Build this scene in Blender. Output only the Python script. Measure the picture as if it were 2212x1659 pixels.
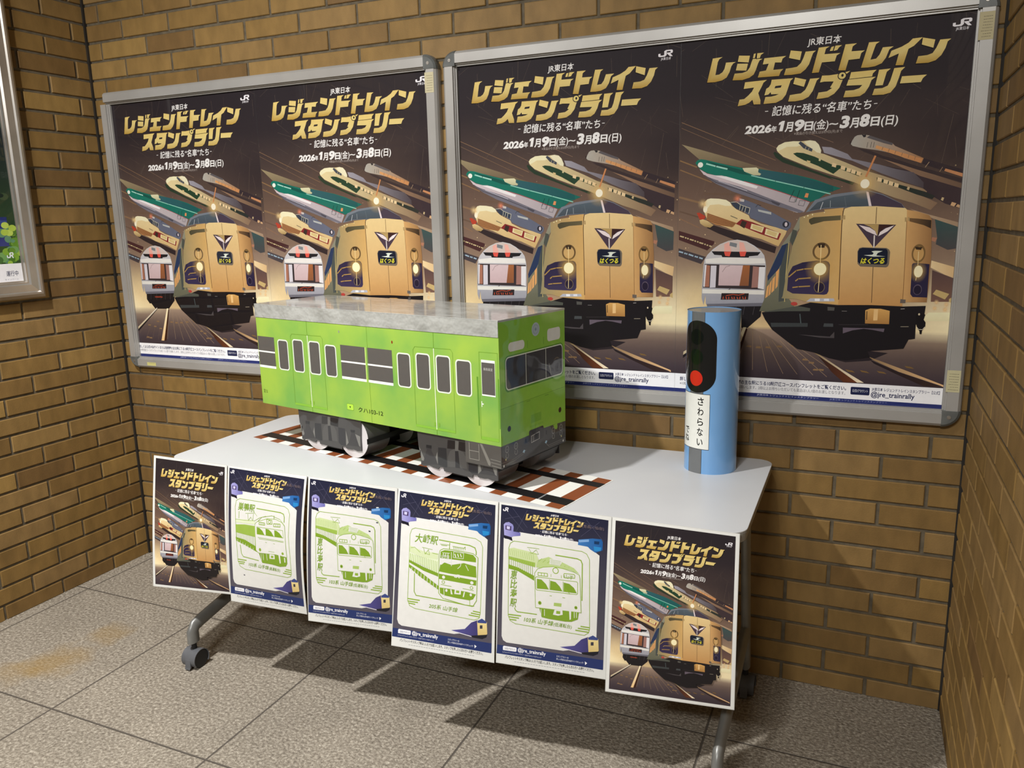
import bpy, bmesh, math, random
from mathutils import Vector, Matrix
from mathutils.geometry import tessellate_polygon

for _o in list(bpy.data.objects):
    bpy.data.objects.remove(_o)
random.seed(7)
S = bpy.context.scene
COL = S.collection
PI = math.pi

# ------------------------------------------------------------------ camera
cam = bpy.data.cameras.new('camera')
cam.sensor_fit = 'HORIZONTAL'; cam.sensor_width = 36.0
cam.lens = 36.0 * 1708.504 / 2212.0
cam.clip_start = 0.05
cam_ob = bpy.data.objects.new('camera', cam)
cam_ob.location = (2.90786, -2.41427, 1.45301)
cam_ob.rotation_euler = (1.364906, 0.0224256, 0.4148625)
COL.objects.link(cam_ob)
S.camera = cam_ob

# ------------------------------------------------------------------ world, lights, exposure
w = bpy.data.worlds.new('station_hall'); S.world = w
w.use_nodes = True
w.node_tree.nodes['Background'].inputs[0].default_value = (0.95, 0.97, 1.0, 1)
w.node_tree.nodes['Background'].inputs[1].default_value = 0.022
S.view_settings.view_transform = 'Standard'
S.view_settings.look = 'None'
S.view_settings.gamma = 1.0
S.view_settings.use_curve_mapping = False
S.view_settings.exposure = 0.0

def lamp(name, kind, loc, power, tint, aim=None, **kw):
    l = bpy.data.lights.new(name, kind); l.energy = power; l.color = tint
    for k, v in kw.items(): setattr(l, k, v)
    o = bpy.data.objects.new(name, l); o.location = loc
    if aim: o.rotation_euler = (Vector(aim) - Vector(loc)).to_track_quat('-Z', 'Y').to_euler()
    COL.objects.link(o)
WARM = (1.0, 0.985, 0.965)
# two ceiling downlights over the alcove, each with a beam and a wide spill, the hall's tubes far behind, plus one added fill spot
lamp('ceiling_downlight', 'SPOT', (1.07, -1.86, 2.95), 165.0, WARM, spot_size=math.radians(110), spot_blend=0.5, shadow_soft_size=0.04)
lamp('ceiling_downlight_spill', 'AREA', (1.07, -1.86, 2.95), 33.0, WARM, shape='DISK', size=0.10)
lamp('added_fill_spot', 'SPOT', (1.07, -1.86, 2.95), 72.0, WARM, aim=(0.9, -0.3, 1.0), spot_size=math.radians(90), spot_blend=0.8, shadow_soft_size=0.04)  # added spot without a fixture of its own, brightens the left boards and wall
lamp('ceiling_downlight', 'SPOT', (2.43, -1.72, 2.95), 36.0, WARM, spot_size=math.radians(110), spot_blend=0.5, shadow_soft_size=0.04)
lamp('hall_tube', 'AREA', (2.3, -5.0, 3.5), 105.0, (1.0, 0.99, 0.96), aim=(2.2, 0.0, 1.2), shape='RECTANGLE', size=1.2, size_y=0.25)

# ------------------------------------------------------------------ helpers
def lin(c):
    return c / 12.92 if c <= 0.04045 else ((c + 0.055) / 1.055) ** 2.4
_hc = {}
def hx(h):
    if isinstance(h, (tuple, list)): return tuple(h)
    if h not in _hc:
        _hc[h] = tuple(lin(int(h[i:i+2], 16) / 255.0) for i in (0, 2, 4))
    return _hc[h]

def link(name, me, parent=None):
    o = bpy.data.objects.new(name, me); COL.objects.link(o)
    if parent is not None: o.parent = parent
    return o
def tag(o, label, cat=None, group=None, kind=None):
    if label: o['label'] = label
    if cat: o['category'] = cat
    if group: o['group'] = group
    if kind: o['kind'] = kind
    return o
def empty(name, loc=(0, 0, 0), rz=0.0):
    o = bpy.data.objects.new(name, None); o.location = loc; o.rotation_euler = (0, 0, rz)
    o.empty_display_size = 0.05
    COL.objects.link(o); return o
def mesh_from(name, verts, faces, mats, parent=None, mi=None, smooth=False):
    me = bpy.data.meshes.new(name); me.from_pydata([tuple(v) for v in verts], [], faces)
    for m in (mats if isinstance(mats, (list, tuple)) else [mats]): me.materials.append(m)
    if mi:
        for p, k in zip(me.polygons, mi): p.material_index = k
    if smooth:
        for p in me.polygons: p.use_smooth = True
    me.update()
    return link(name, me, parent)

class MB:
    def __init__(s): s.v = []; s.f = []; s.m = []
    def add(s, verts, faces, mi=0):
        b = len(s.v); s.v += [tuple(v) for v in verts]
        s.f += [tuple(i + b for i in f) for f in faces]; s.m += [mi] * len(faces)
    def box(s, x0, x1, y0, y1, z0, z1, mi=0):
        s.add([(x0,y0,z0),(x1,y0,z0),(x1,y1,z0),(x0,y1,z0),(x0,y0,z1),(x1,y0,z1),(x1,y1,z1),(x0,y1,z1)],
              [(0,3,2,1),(4,5,6,7),(0,1,5,4),(1,2,6,5),(2,3,7,6),(3,0,4,7)], mi)
    def prism(s, poly, fn, t0, t1, mi=0):
        """poly of (a,b); fn(a,b,t)->xyz"""
        n = len(poly)
        vs = [fn(a, b, t0) for a, b in poly] + [fn(a, b, t1) for a, b in poly]
        s.add(vs, [tuple(range(n))[::-1], tuple(range(n, 2*n))] + [(i, (i+1) % n, n + (i+1) % n, n + i) for i in range(n)], mi)
    def cyl(s, p0, p1, r0, r1=None, n=24, mi=0, caps=True, flat=1.0, up=None):
        r1 = r0 if r1 is None else r1
        p0 = Vector(p0); p1 = Vector(p1); d = (p1 - p0).normalized()
        a = Vector(up) if up else (Vector((0, 0, 1)) if abs(d.z) < 0.9 else Vector((1, 0, 0)))
        u = (a - d * a.dot(d)).normalized(); w_ = d.cross(u)
        vs = []
        for p, r in ((p0, r0), (p1, r1)):
            for i in range(n):
                t = 2 * PI * i / n
                vs.append(p + u * math.cos(t) * r + w_ * math.sin(t) * r * flat)
        fs = [(i, (i+1) % n, n + (i+1) % n, n + i) for i in range(n)]
        if caps: fs += [tuple(range(n))[::-1], tuple(range(n, 2*n))]
        s.add(vs, fs, mi)
    def build(s, name, mats, parent=None, smooth=False, bevel=0.0, seg=2, autosmooth=None):
        o = mesh_from(name, s.v, s.f, mats, parent, s.m, smooth)
        bm = bmesh.new(); bm.from_mesh(o.data); bmesh.ops.recalc_face_normals(bm, faces=bm.faces)
        if bevel:
            es = [e for e in bm.edges if e.calc_face_angle(0) > 0.6]
            bmesh.ops.bevel(bm, geom=es, offset=bevel, segments=seg, affect='EDGES', profile=0.5)
        if autosmooth:
            for f in bm.faces: f.smooth = True
            for e in bm.edges:
                if e.calc_face_angle(0) > autosmooth: e.smooth = False
        bm.to_mesh(o.data); bm.free(); o.data.update()
        return o

# ------------------------------------------------------------------ materials
def nmat(name):
    m = bpy.data.materials.new(name); m.use_nodes = True
    nt = m.node_tree; b = nt.nodes['Principled BSDF']
    return m, nt, b
def node(nt, kind, **kw):
    n = nt.nodes.new(kind)
    for k, v in kw.items(): setattr(n, k, v)
    return n
def noise_mix(nt, ca, cb, scale, detail=4, lo=0.35, hi=0.65, coord='Object'):
    tc = node(nt, 'ShaderNodeTexCoord'); nz = node(nt, 'ShaderNodeTexNoise')
    nz.inputs['Scale'].default_value = scale; nz.inputs['Detail'].default_value = detail
    nt.links.new(tc.outputs[coord], nz.inputs['Vector'])
    r = node(nt, 'ShaderNodeValToRGB')
    r.color_ramp.elements[0].position = lo; r.color_ramp.elements[0].color = (*ca, 1)
    r.color_ramp.elements[1].position = hi; r.color_ramp.elements[1].color = (*cb, 1)
    nt.links.new(nz.outputs['Fac'], r.inputs['Fac'])
    return r, nz, tc
def bump(nt, b, src, strength, dist, target='Normal'):
    bp = node(nt, 'ShaderNodeBump'); bp.inputs['Strength'].default_value = strength; bp.inputs['Distance'].default_value = dist
    nt.links.new(src, bp.inputs['Height']); nt.links.new(bp.outputs['Normal'], b.inputs[target])
def simple(name, ca, cb=None, rough=0.5, metal=0.0, coat=0.0, scale=12.0, bs=0.0, bd=0.001, bscale=200.0, cr=0.08):
    m, nt, b = nmat(name); ca = hx(ca); cb = hx(cb) if cb else tuple(c * 0.9 for c in ca)
    r, nz, tc = noise_mix(nt, ca, cb, scale)
    nt.links.new(r.outputs['Color'], b.inputs['Base Color'])
    b.inputs['Roughness'].default_value = rough; b.inputs['Metallic'].default_value = metal
    b.inputs['Coat Weight'].default_value = coat; b.inputs['Coat Roughness'].default_value = cr
    if bs:
        n2 = node(nt, 'ShaderNodeTexNoise'); n2.inputs['Scale'].default_value = bscale; n2.inputs['Detail'].default_value = 3
        nt.links.new(tc.outputs['Object'], n2.inputs['Vector']); bump(nt, b, n2.outputs['Fac'], bs, bd)
    return m
def print_mat(name, alpha=False, rough=0.5, coat=0.6, cr=0.06, wavy=0.0, wscale=3.0, wd=0.02, tint=1.0, spec=0.15):
    m, nt, b = nmat(name)
    a = node(nt, 'ShaderNodeVertexColor'); a.layer_name = 'Col'
    nz = node(nt, 'ShaderNodeTexNoise'); nz.inputs['Scale'].default_value = 60; nz.inputs['Detail'].default_value = 3
    tc = node(nt, 'ShaderNodeTexCoord'); nt.links.new(tc.outputs['Object'], nz.inputs['Vector'])
    mr = node(nt, 'ShaderNodeMapRange'); mr.inputs[1].default_value = 0.3; mr.inputs[2].default_value = 0.7
    mr.inputs[3].default_value = 0.975 * tint; mr.inputs[4].default_value = 1.02 * tint
    b.inputs['Specular IOR Level'].default_value = spec
    nt.links.new(nz.outputs['Fac'], mr.inputs[0])
    mx = node(nt, 'ShaderNodeVectorMath', operation='SCALE')
    nt.links.new(a.outputs['Color'], mx.inputs[0]); nt.links.new(mr.outputs[0], mx.inputs['Scale'])
    nt.links.new(mx.outputs[0], b.inputs['Base Color'])
    if alpha: nt.links.new(a.outputs['Alpha'], b.inputs['Alpha'])
    b.inputs['Roughness'].default_value = rough
    b.inputs['Coat Weight'].default_value = coat; b.inputs['Coat Roughness'].default_value = cr
    if wavy:
        n2 = node(nt, 'ShaderNodeTexNoise'); n2.inputs['Scale'].default_value = wscale; n2.inputs['Detail'].default_value = 1.0
        nt.links.new(tc.outputs['Object'], n2.inputs['Vector'])
        bump(nt, b, n2.outputs['Fac'], wavy, wd, 'Coat Normal')
    return m

def brick_mat():
    m, nt, b = nmat('glazed_brick')
    tc = node(nt, 'ShaderNodeTexCoord')
    at = node(nt, 'ShaderNodeAttribute'); at.attribute_name = 'shade'
    rp = node(nt, 'ShaderNodeValToRGB')
    els = rp.color_ramp.elements
    els[0].position = 0.0; els[0].color = (*hx('775b36'), 1)
    els[1].position = 1.0; els[1].color = (*hx('9a7b46'), 1)
    e = els.new(0.5); e.color = (*hx('8c6e3d'), 1)
    e = els.new(0.8); e.color = (*hx('907348'), 1)
    nt.links.new(at.outputs['Fac'], rp.inputs['Fac'])
    nz = node(nt, 'ShaderNodeTexNoise'); nz.inputs['Scale'].default_value = 9; nz.inputs['Detail'].default_value = 6
    mp = node(nt, 'ShaderNodeMapping'); mp.inputs['Scale'].default_value = (2.2, 2.2, 1.0)
    nt.links.new(tc.outputs['Object'], mp.inputs['Vector']); nt.links.new(mp.outputs[0], nz.inputs['Vector'])
    mr = node(nt, 'ShaderNodeMapRange'); mr.inputs[1].default_value = 0.3; mr.inputs[2].default_value = 0.7
    mr.inputs[3].default_value = 0.80; mr.inputs[4].default_value = 1.12
    nt.links.new(nz.outputs['Fac'], mr.inputs[0])
    sc = node(nt, 'ShaderNodeVectorMath', operation='SCALE')
    nt.links.new(rp.outputs['Color'], sc.inputs[0]); nt.links.new(mr.outputs[0], sc.inputs['Scale'])
    nt.links.new(sc.outputs[0], b.inputs['Base Color'])
    b.inputs['Roughness'].default_value = 0.62
    b.inputs['Specular IOR Level'].default_value = 0.3
    n2 = node(nt, 'ShaderNodeTexNoise'); n2.inputs['Scale'].default_value = 260; n2.inputs['Detail'].default_value = 4
    nt.links.new(tc.outputs['Object'], n2.inputs['Vector'])
    bump(nt, b, n2.outputs['Fac'], 0.35, 0.0015)
    return m

def floor_mat():
    m, nt, b = nmat('rough_granite_tile')
    tc = node(nt, 'ShaderNodeTexCoord')
    P = tc.outputs['Object']
    sx = node(nt, 'ShaderNodeSeparateXYZ'); nt.links.new(P, sx.inputs[0])
    def M(op, a, b_=None, c=None):
        n = node(nt, 'ShaderNodeMath', operation=op)
        for i, v in enumerate((a, b_, c)):
            if v is None: continue
            if isinstance(v, (int, float)): n.inputs[i].default_value = v
            else: nt.links.new(v, n.inputs[i])
        return n.outputs[0]
    pitch = 0.62774
    def joint(sock, off):
        f = M('FRACT', M('DIVIDE', M('SUBTRACT', sock, off), pitch))
        d = M('MULTIPLY', M('MINIMUM', f, M('SUBTRACT', 1.0, f)), pitch)
        return d
    dx = joint(sx.outputs[0], 0.68949 - 10 * pitch); dy = joint(sx.outputs[1], -0.36821 - 20 * pitch)
    dmin = M('MINIMUM', dx, dy)
    jm = node(nt, 'ShaderNodeMapRange'); jm.inputs[1].default_value = 0.0016; jm.inputs[2].default_value = 0.0036
    nt.links.new(dmin, jm.inputs[0])
    nz = node(nt, 'ShaderNodeTexNoise'); nz.inputs['Scale'].default_value = 105; nz.inputs['Detail'].default_value = 5; nz.inputs['Roughness'].default_value = 0.7
    nt.links.new(P, nz.inputs['Vector'])
    rp = node(nt, 'ShaderNodeValToRGB'); E = rp.color_ramp.elements
    E[0].position = 0.30; E[0].color = (*hx('6a6155'), 1); E[1].position = 0.72; E[1].color = (*hx('d8cfbe'), 1)
    e = E.new(0.5); e.color = (*hx('9c9283'), 1)
    nt.links.new(nz.outputs['Fac'], rp.inputs['Fac'])
    # large patches
    n3 = node(nt, 'ShaderNodeTexNoise'); n3.inputs['Scale'].default_value = 3.0; n3.inputs['Detail'].default_value = 5
    nt.links.new(P, n3.inputs['Vector'])
    pr = node(nt, 'ShaderNodeMapRange'); pr.inputs[1].default_value = 0.3; pr.inputs[2].default_value = 0.7; pr.inputs[3].default_value = 0.86; pr.inputs[4].default_value = 1.06
    nt.links.new(n3.outputs['Fac'], pr.inputs[0])
    sc = node(nt, 'ShaderNodeVectorMath', operation='SCALE'); nt.links.new(rp.outputs[0], sc.inputs[0]); nt.links.new(pr.outputs[0], sc.inputs['Scale'])
    cur = sc.outputs[0]
    # yellow stains where water has stood near the left wall
    n4 = node(nt, 'ShaderNodeTexNoise'); n4.inputs['Scale'].default_value = 11; n4.inputs['Detail'].default_value = 5
    nt.links.new(P, n4.inputs['Vector'])
    for (cx, cy, r, k) in ((0.45, -0.80, 0.13, 0.55), (0.47, -0.60, 0.09, 0.4), (0.38, -0.92, 0.10, 0.35)):
        ds = M('SQRT', M('ADD', M('POWER', M('SUBTRACT', sx.outputs[0], cx), 2.0), M('POWER', M('SUBTRACT', sx.outputs[1], cy), 2.0)))
        ds = M('ADD', ds, M('MULTIPLY', M('SUBTRACT', n4.outputs['Fac'], 0.5), 0.16))
        mk = node(nt, 'ShaderNodeMapRange'); mk.inputs[1].default_value = r; mk.inputs[2].default_value = r * 0.3; mk.inputs[3].default_value = 0; mk.inputs[4].default_value = k
        nt.links.new(ds, mk.inputs[0])
        mx = node(nt, 'ShaderNodeMix', data_type='RGBA'); mx.inputs[7].default_value = (*hx('a08040'), 1)
        nt.links.new(mk.outputs[0], mx.inputs[0]); nt.links.new(cur, mx.inputs[6]); cur = mx.outputs[2]
    mj = node(nt, 'ShaderNodeMix', data_type='RGBA'); mj.inputs[6].default_value = (*hx('5e574f'), 1)
    nt.links.new(jm.outputs[0], mj.inputs[0]); nt.links.new(cur, mj.inputs[7])
    nt.links.new(mj.outputs[2], b.inputs['Base Color'])
    b.inputs['Roughness'].default_value = 0.75
    n5 = node(nt, 'ShaderNodeTexNoise'); n5.inputs['Scale'].default_value = 120; n5.inputs['Detail'].default_value = 3
    nt.links.new(P, n5.inputs['Vector'])
    h = M('MULTIPLY', n5.outputs['Fac'], jm.outputs[0])
    bump(nt, b, h, 1.0, 0.006)
    return m

M_BRICK = brick_mat()
M_MORTAR = simple('mortar', '6a5f4c', '564d3e', rough=0.9, scale=40, bs=0.4, bscale=300)
M_FLOOR = floor_mat()
M_CAULK = simple('black_caulk', '2a241c', '1c1813', rough=0.8)
M_ALU = simple('satin_aluminium', 'b4b1ac', 'aaa7a2', rough=0.38, metal=0.25, scale=6, bs=0.05, bscale=400)
M_ALU2 = simple('brushed_steel', 'c8c2ba', 'aaa49c', rough=0.3, metal=0.75, scale=5)
M_CAP = simple('grey_plastic', '6d6f6c', '585a58', rough=0.35, scale=20)
M_TABLE = simple('table_laminate', 'd0d1d2', 'c9cacc', rough=0.35, scale=3, bs=0.06, bscale=600, bd=0.0004)
M_EDGE = simple('table_edge', 'a9a7a2', '93918c', rough=0.45)
M_LEG = simple('grey_leg_paint', '8f8f8b', '7e7e7b', rough=0.35, metal=0.3)
M_CASTER = simple('caster_plastic', '6a6c70', '585a5e', rough=0.45)
M_DARKRUB = simple('black_rubber', '1f1f20', '161617', rough=0.6)
M_POSTER = print_mat('poster_print', rough=0.6, coat=0.45, cr=0.03, wavy=0.4, wscale=2.2, wd=0.03)
M_POSTERG = print_mat('poster_print_glow', alpha=True, rough=0.5, coat=0.0)
M_SHEET = print_mat('laminated_print', rough=0.5, coat=0.5, cr=0.12)
M_CARD = print_mat('card_print', rough=0.45, coat=0.35, cr=0.15, wavy=0.3, wscale=8, wd=0.01)
M_FILM = print_mat('film_wrapped_print', rough=0.35, coat=0.8, cr=0.05, wavy=0.6, wscale=9, wd=0.012)
M_GREEN = simple('lime_green_card', '76a94c', '9cbd48', rough=0.5, coat=0.35, scale=5.5, cr=0.15)
M_ROOF = simple('grey_roof_film', 'aeafaa', '9b9c97', rough=0.4, coat=0.75, scale=14, bs=0.7, bd=0.02, bscale=16, cr=0.10)
M_APRON = simple('dark_grey_card', '4c4a49', '424040', rough=0.5, coat=0.3)
M_WHEELFACE = simple('wheel_disc_card', 'cfcaca', 'c2bdbd', rough=0.5)
M_WHEELSIDE = simple('wheel_tread_card', '5b5a58', '4e4d4b', rough=0.45, coat=0.3)
M_PAPER = simple('white_paper', 'f0efea', 'e8e7e1', rough=0.6)
M_BLUE = simple('sky_blue_card', '78aadc', '6fa2d6', rough=0.35, coat=0.9, scale=4, bs=0.25, bd=0.006, bscale=14, cr=0.07)
M_LID = simple('grey_card_lid', '8f8e88', '83827c', rough=0.45, coat=0.3)

# ------------------------------------------------------------------ printed artwork
_tc = {}
def text_mesh(body, off=0.0, space=1.0):
    key = (body, off, space)
    if key not in _tc:
        c = bpy.data.curves.new('lettering', 'FONT'); c.body = body; c.size = 1.0; c.offset = off; c.space_character = space
        c.resolution_u = 3
        o = bpy.data.objects.new('lettering', c); COL.objects.link(o)
        dg = bpy.context.evaluated_depsgraph_get(); dg.update()
        ev = o.evaluated_get(dg); me = ev.to_mesh()
        vs = [(v.co.x, v.co.y) for v in me.vertices]; fs = [tuple(p.vertices) for p in me.polygons]
        ev.to_mesh_clear(); bpy.data.objects.remove(o); bpy.data.curves.remove(c)
        _tc[key] = (vs, fs)
    return _tc[key]

def clip_half(poly, ax, lim, keep_less):
    out = []; n = len(poly)
    for i in range(n):
        a = poly[i]; b = poly[(i + 1) % n]
        ia = (a[0][ax] <= lim) if keep_less else (a[0][ax] >= lim)
        ib = (b[0][ax] <= lim) if keep_less else (b[0][ax] >= lim)
        if ia: out.append(a)
        if ia != ib:
            t = (lim - a[0][ax]) / (b[0][ax] - a[0][ax])
            out.append((tuple(a[0][k] + (b[0][k] - a[0][k]) * t for k in (0, 1)), tuple(a[1][k] + (b[1][k] - a[1][k]) * t for k in range(4))))
    return out
def cut_cells(poly, ax, cuts):
    res = []; rest = poly
    for c in cuts:
        if not rest: break
        lo = min(p[0][ax] for p in rest); hi = max(p[0][ax] for p in rest)
        if c <= lo + 1e-6: continue
        if c >= hi - 1e-6: break
        A = clip_half(rest, ax, c, True)
        if len(A) > 2: res.append(A)
        rest = clip_half(rest, ax, c, False)
    if len(rest) > 2: res.append(rest)
    return res

class Print:
    """flat ink shapes in sheet coordinates (x right, y down); laid on a surface by build()"""
    def __init__(s, xf=None):
        s.items = []; s.boxes = []; s.xf = xf; s.skip = None
    def _add(s, polys, mi=0, top=0):
        if s.xf: polys = [[(s.xf(*p), c) for p, c in q] for q in polys]
        xs = [p[0][0] for q in polys for p in q]; ys = [p[0][1] for q in polys for p in q]
        bb = (min(xs), min(ys), max(xs), max(ys)); lay = 1
        for o, l in s.boxes:
            if bb[0] < o[2] and bb[2] > o[0] and bb[1] < o[3] and bb[3] > o[1]: lay = max(lay, l + 1)
        lay = max(lay, top); s.boxes.append((bb, lay)); s.items.append((polys, lay, mi))
    def poly(s, pts, c, c2=None, mode='v', alpha=1.0):
        xs = [p[0] for p in pts]; ys = [p[1] for p in pts]
        a = hx(c); b = hx(c2) if c2 else a
        def colf(p):
            t = ((p[1] - min(ys)) / max(1e-9, max(ys) - min(ys))) if mode == 'v' else ((p[0] - min(xs)) / max(1e-9, max(xs) - min(xs)))
            return tuple(a[i] + (b[i] - a[i]) * t for i in range(3)) + (alpha,)
        tris = tessellate_polygon([[Vector((p[0], p[1], 0)) for p in pts]])
        s._add([[(tuple(pts[i]), colf(pts[i])) for i in t] for t in tris], 1 if alpha < 1 else 0)
    def rect(s, x0, y0, x1, y1, c, c2=None, mode='v', alpha=1.0):
        s.poly([(x0, y0), (x1, y0), (x1, y1), (x0, y1)], c, c2, mode, alpha)
    def rrect(s, x0, y0, x1, y1, r, c, n=5):
        pts = []
        for cx, cy, a0 in ((x1 - r, y0 + r, -90), (x1 - r, y1 - r, 0), (x0 + r, y1 - r, 90), (x0 + r, y0 + r, 180)):
            for i in range(n + 1):
                a = math.radians(a0 + 90 * i / n); pts.append((cx + r * math.cos(a), cy + r * math.sin(a)))
        s.poly(pts, c)
    def line(s, pts, w_, c, alpha=1.0):
        col = hx(c) + (alpha,); qs = []
        for (x0, y0), (x1, y1) in zip(pts, pts[1:]):
            L = math.hypot(x1 - x0, y1 - y0) or 1e-9; nx = -(y1 - y0) / L * w_ / 2; ny = (x1 - x0) / L * w_ / 2
            ex = (x1 - x0) / L * w_ * 0.2; ey = (y1 - y0) / L * w_ * 0.2
            q = [(x0 + nx - ex, y0 + ny - ey), (x1 + nx + ex, y1 + ny + ey), (x1 - nx + ex, y1 - ny + ey), (x0 - nx - ex, y0 - ny - ey)]
            qs.append([(p, col) for p in q])
        s._add(qs, 1 if alpha < 1 else 0)
    def oval(s, cx, cy, rx, ry, c, n=28):
        s.poly([(cx + rx * math.cos(2*PI*i/n), cy + ry * math.sin(2*PI*i/n)) for i in range(n)], c)
    def glow(s, cx, cy, rx, ry, c, a, n=28):
        col = hx(c); qs = []
        for k0, k1, a0, a1 in ((0.0, 0.35, a, a * 0.55), (0.35, 0.65, a * 0.55, a * 0.2), (0.65, 1.0, a * 0.2, 0.0)):
            for i in range(n):
                t0 = 2*PI*i/n; t1 = 2*PI*(i+1)/n
                P = lambda k, t: (cx + rx * k * math.cos(t), cy + ry * k * math.sin(t))
                q = [(P(k0, t0), col + (a0,)), (P(k1, t0), col + (a1,)), (P(k1, t1), col + (a1,))]
                if k0 > 0: q.append((P(k0, t1), col + (a0,)))
                qs.append(q)
        s._add(qs, 1)
    def text(s, body, x0, x1, base, h, c, bold=0.02, shear=0.0, c2=None, capref=0.72, vert=False):
        """text from x0 to x1 on the baseline; h is the letter height"""
        vs, fs = text_mesh(body, bold)
        if not vs: return
        mnx = min(v[0] for v in vs); mxx = max(v[0] for v in vs)
        sx = (x1 - x0) / max(1e-6, mxx - mnx); sy = h / capref
        a = hx(c); b = hx(c2) if c2 else a
        pv = []
        for vx, vy in vs:
            X = x0 + (vx - mnx) * sx + shear * vy * sy; Y = base - vy * sy
            t = min(1, max(0, 1 - vy / capref)); pv.append(((X, Y), tuple(a[i] + (b[i] - a[i]) * t for i in range(3)) + (1.0,)))
        s._add([[pv[i] for i in f] for f in fs])
    def art(s, data, gold=None):
        for it in data:
            k = it[0]; pts = [tuple(map(float, p.split(','))) for p in it[1].split()]
            if k == 'P':
                if len(it) == 3: s.poly(pts, it[2])
                elif len(it) == 4: s.poly(pts, it[2], it[3])
                else: s.poly(pts, it[2], it[3], it[4])
            elif k == 'L': s.line(pts, float(it[2]) * LW, it[3])
            elif k == 'O':
                (cx, cy), (ax, ay), (bx, by) = pts
                s.oval(cx, cy, abs(ax - cx), abs(by - cy), it[2])
            elif k == 'G':
                (cx, cy), (ax, ay), (bx, by) = pts
                s.glow(cx, cy, abs(ax - cx), abs(by - cy), it[2], it[3])
            elif k == 'T': s.gold(pts)
    def gold(s, pts):
        off = [(x - 2.2, y + 2.5) for x, y in pts]
        s.poly(off, '16100f')
        m = sum(p[1] for p in pts) / len(pts)
        row = (95, 195) if m < 205 and min(p[1] for p in pts) < 200 else (195, 300)
        a, mid, b = hx('e6c978'), hx('e2cc84'), hx('b48a2c')
        def colf(p):
            t = min(1, max(0, (p[1] - row[0]) / (row[1] - row[0])))
            q = (a, mid, t / 0.5) if t < 0.5 else (mid, b, (t - 0.5) / 0.5)
            return tuple(q[0][i] + (q[1][i] - q[0][i]) * q[2] for i in range(3)) + (1.0,)
        tris = tessellate_polygon([[Vector((p[0], p[1], 0)) for p in pts]])
        s._add([[(tuple(pts[i]), colf(pts[i])) for i in t] for t in tris])
    def build(s, name, mats, fn, parent=None, clip=None, xc=(), yc=(), gap=3e-5, base=None, mb=None):
        """fn(x, y, h) -> point; base: extra MB of solid geometry (its material slots follow the ink ones)"""
        V = []; C = []; F = []; MI = []
        for polys, lay, mi in s.items:
            for q in polys:
                if clip:
                    for ax, lim, less in ((0, clip[0], False), (0, clip[2], True), (1, clip[1], False), (1, clip[3], True)):
                        if len(q) > 2: q = clip_half(q, ax, lim, less)
                    if len(q) < 3: continue
                cells = [q]
                if xc: cells = [r for c in cells for r in cut_cells(c, 0, xc)]
                if yc: cells = [r for c in cells for r in cut_cells(c, 1, yc)]
                for c in cells:
                    ar = sum(c[i][0][0] * c[(i+1) % len(c)][0][1] - c[(i+1) % len(c)][0][0] * c[i][0][1] for i in range(len(c)))
                    if ar > 0: c = c[::-1]
                    b = len(V)
                    for p, col in c: V.append(fn(p[0], p[1], lay * gap)); C.append(col)
                    F.append(tuple(range(b, b + len(c)))); MI.append(mi)
        nprint = len(V)
        mats = list(mats)
        if mb:
            b = len(V); V += mb.v; C += [(1, 1, 1, 1)] * len(mb.v)
            F += [tuple(i + b for i in f) for f in mb.f]; MI += [k + len(mats) for k in mb.m]
            mats += mb.mats
        me = bpy.data.meshes.new(name); me.from_pydata([tuple(v) for v in V], [], F)
        for m in mats: me.materials.append(m)
        at = me.color_attributes.new('Col', 'FLOAT_COLOR', 'POINT')
        at.data.foreach_set('color', [x for c in C for x in c])
        me.polygons.foreach_set('material_index', MI)
        me.update()
        return link(name, me, parent)
LW = 0.36

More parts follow.
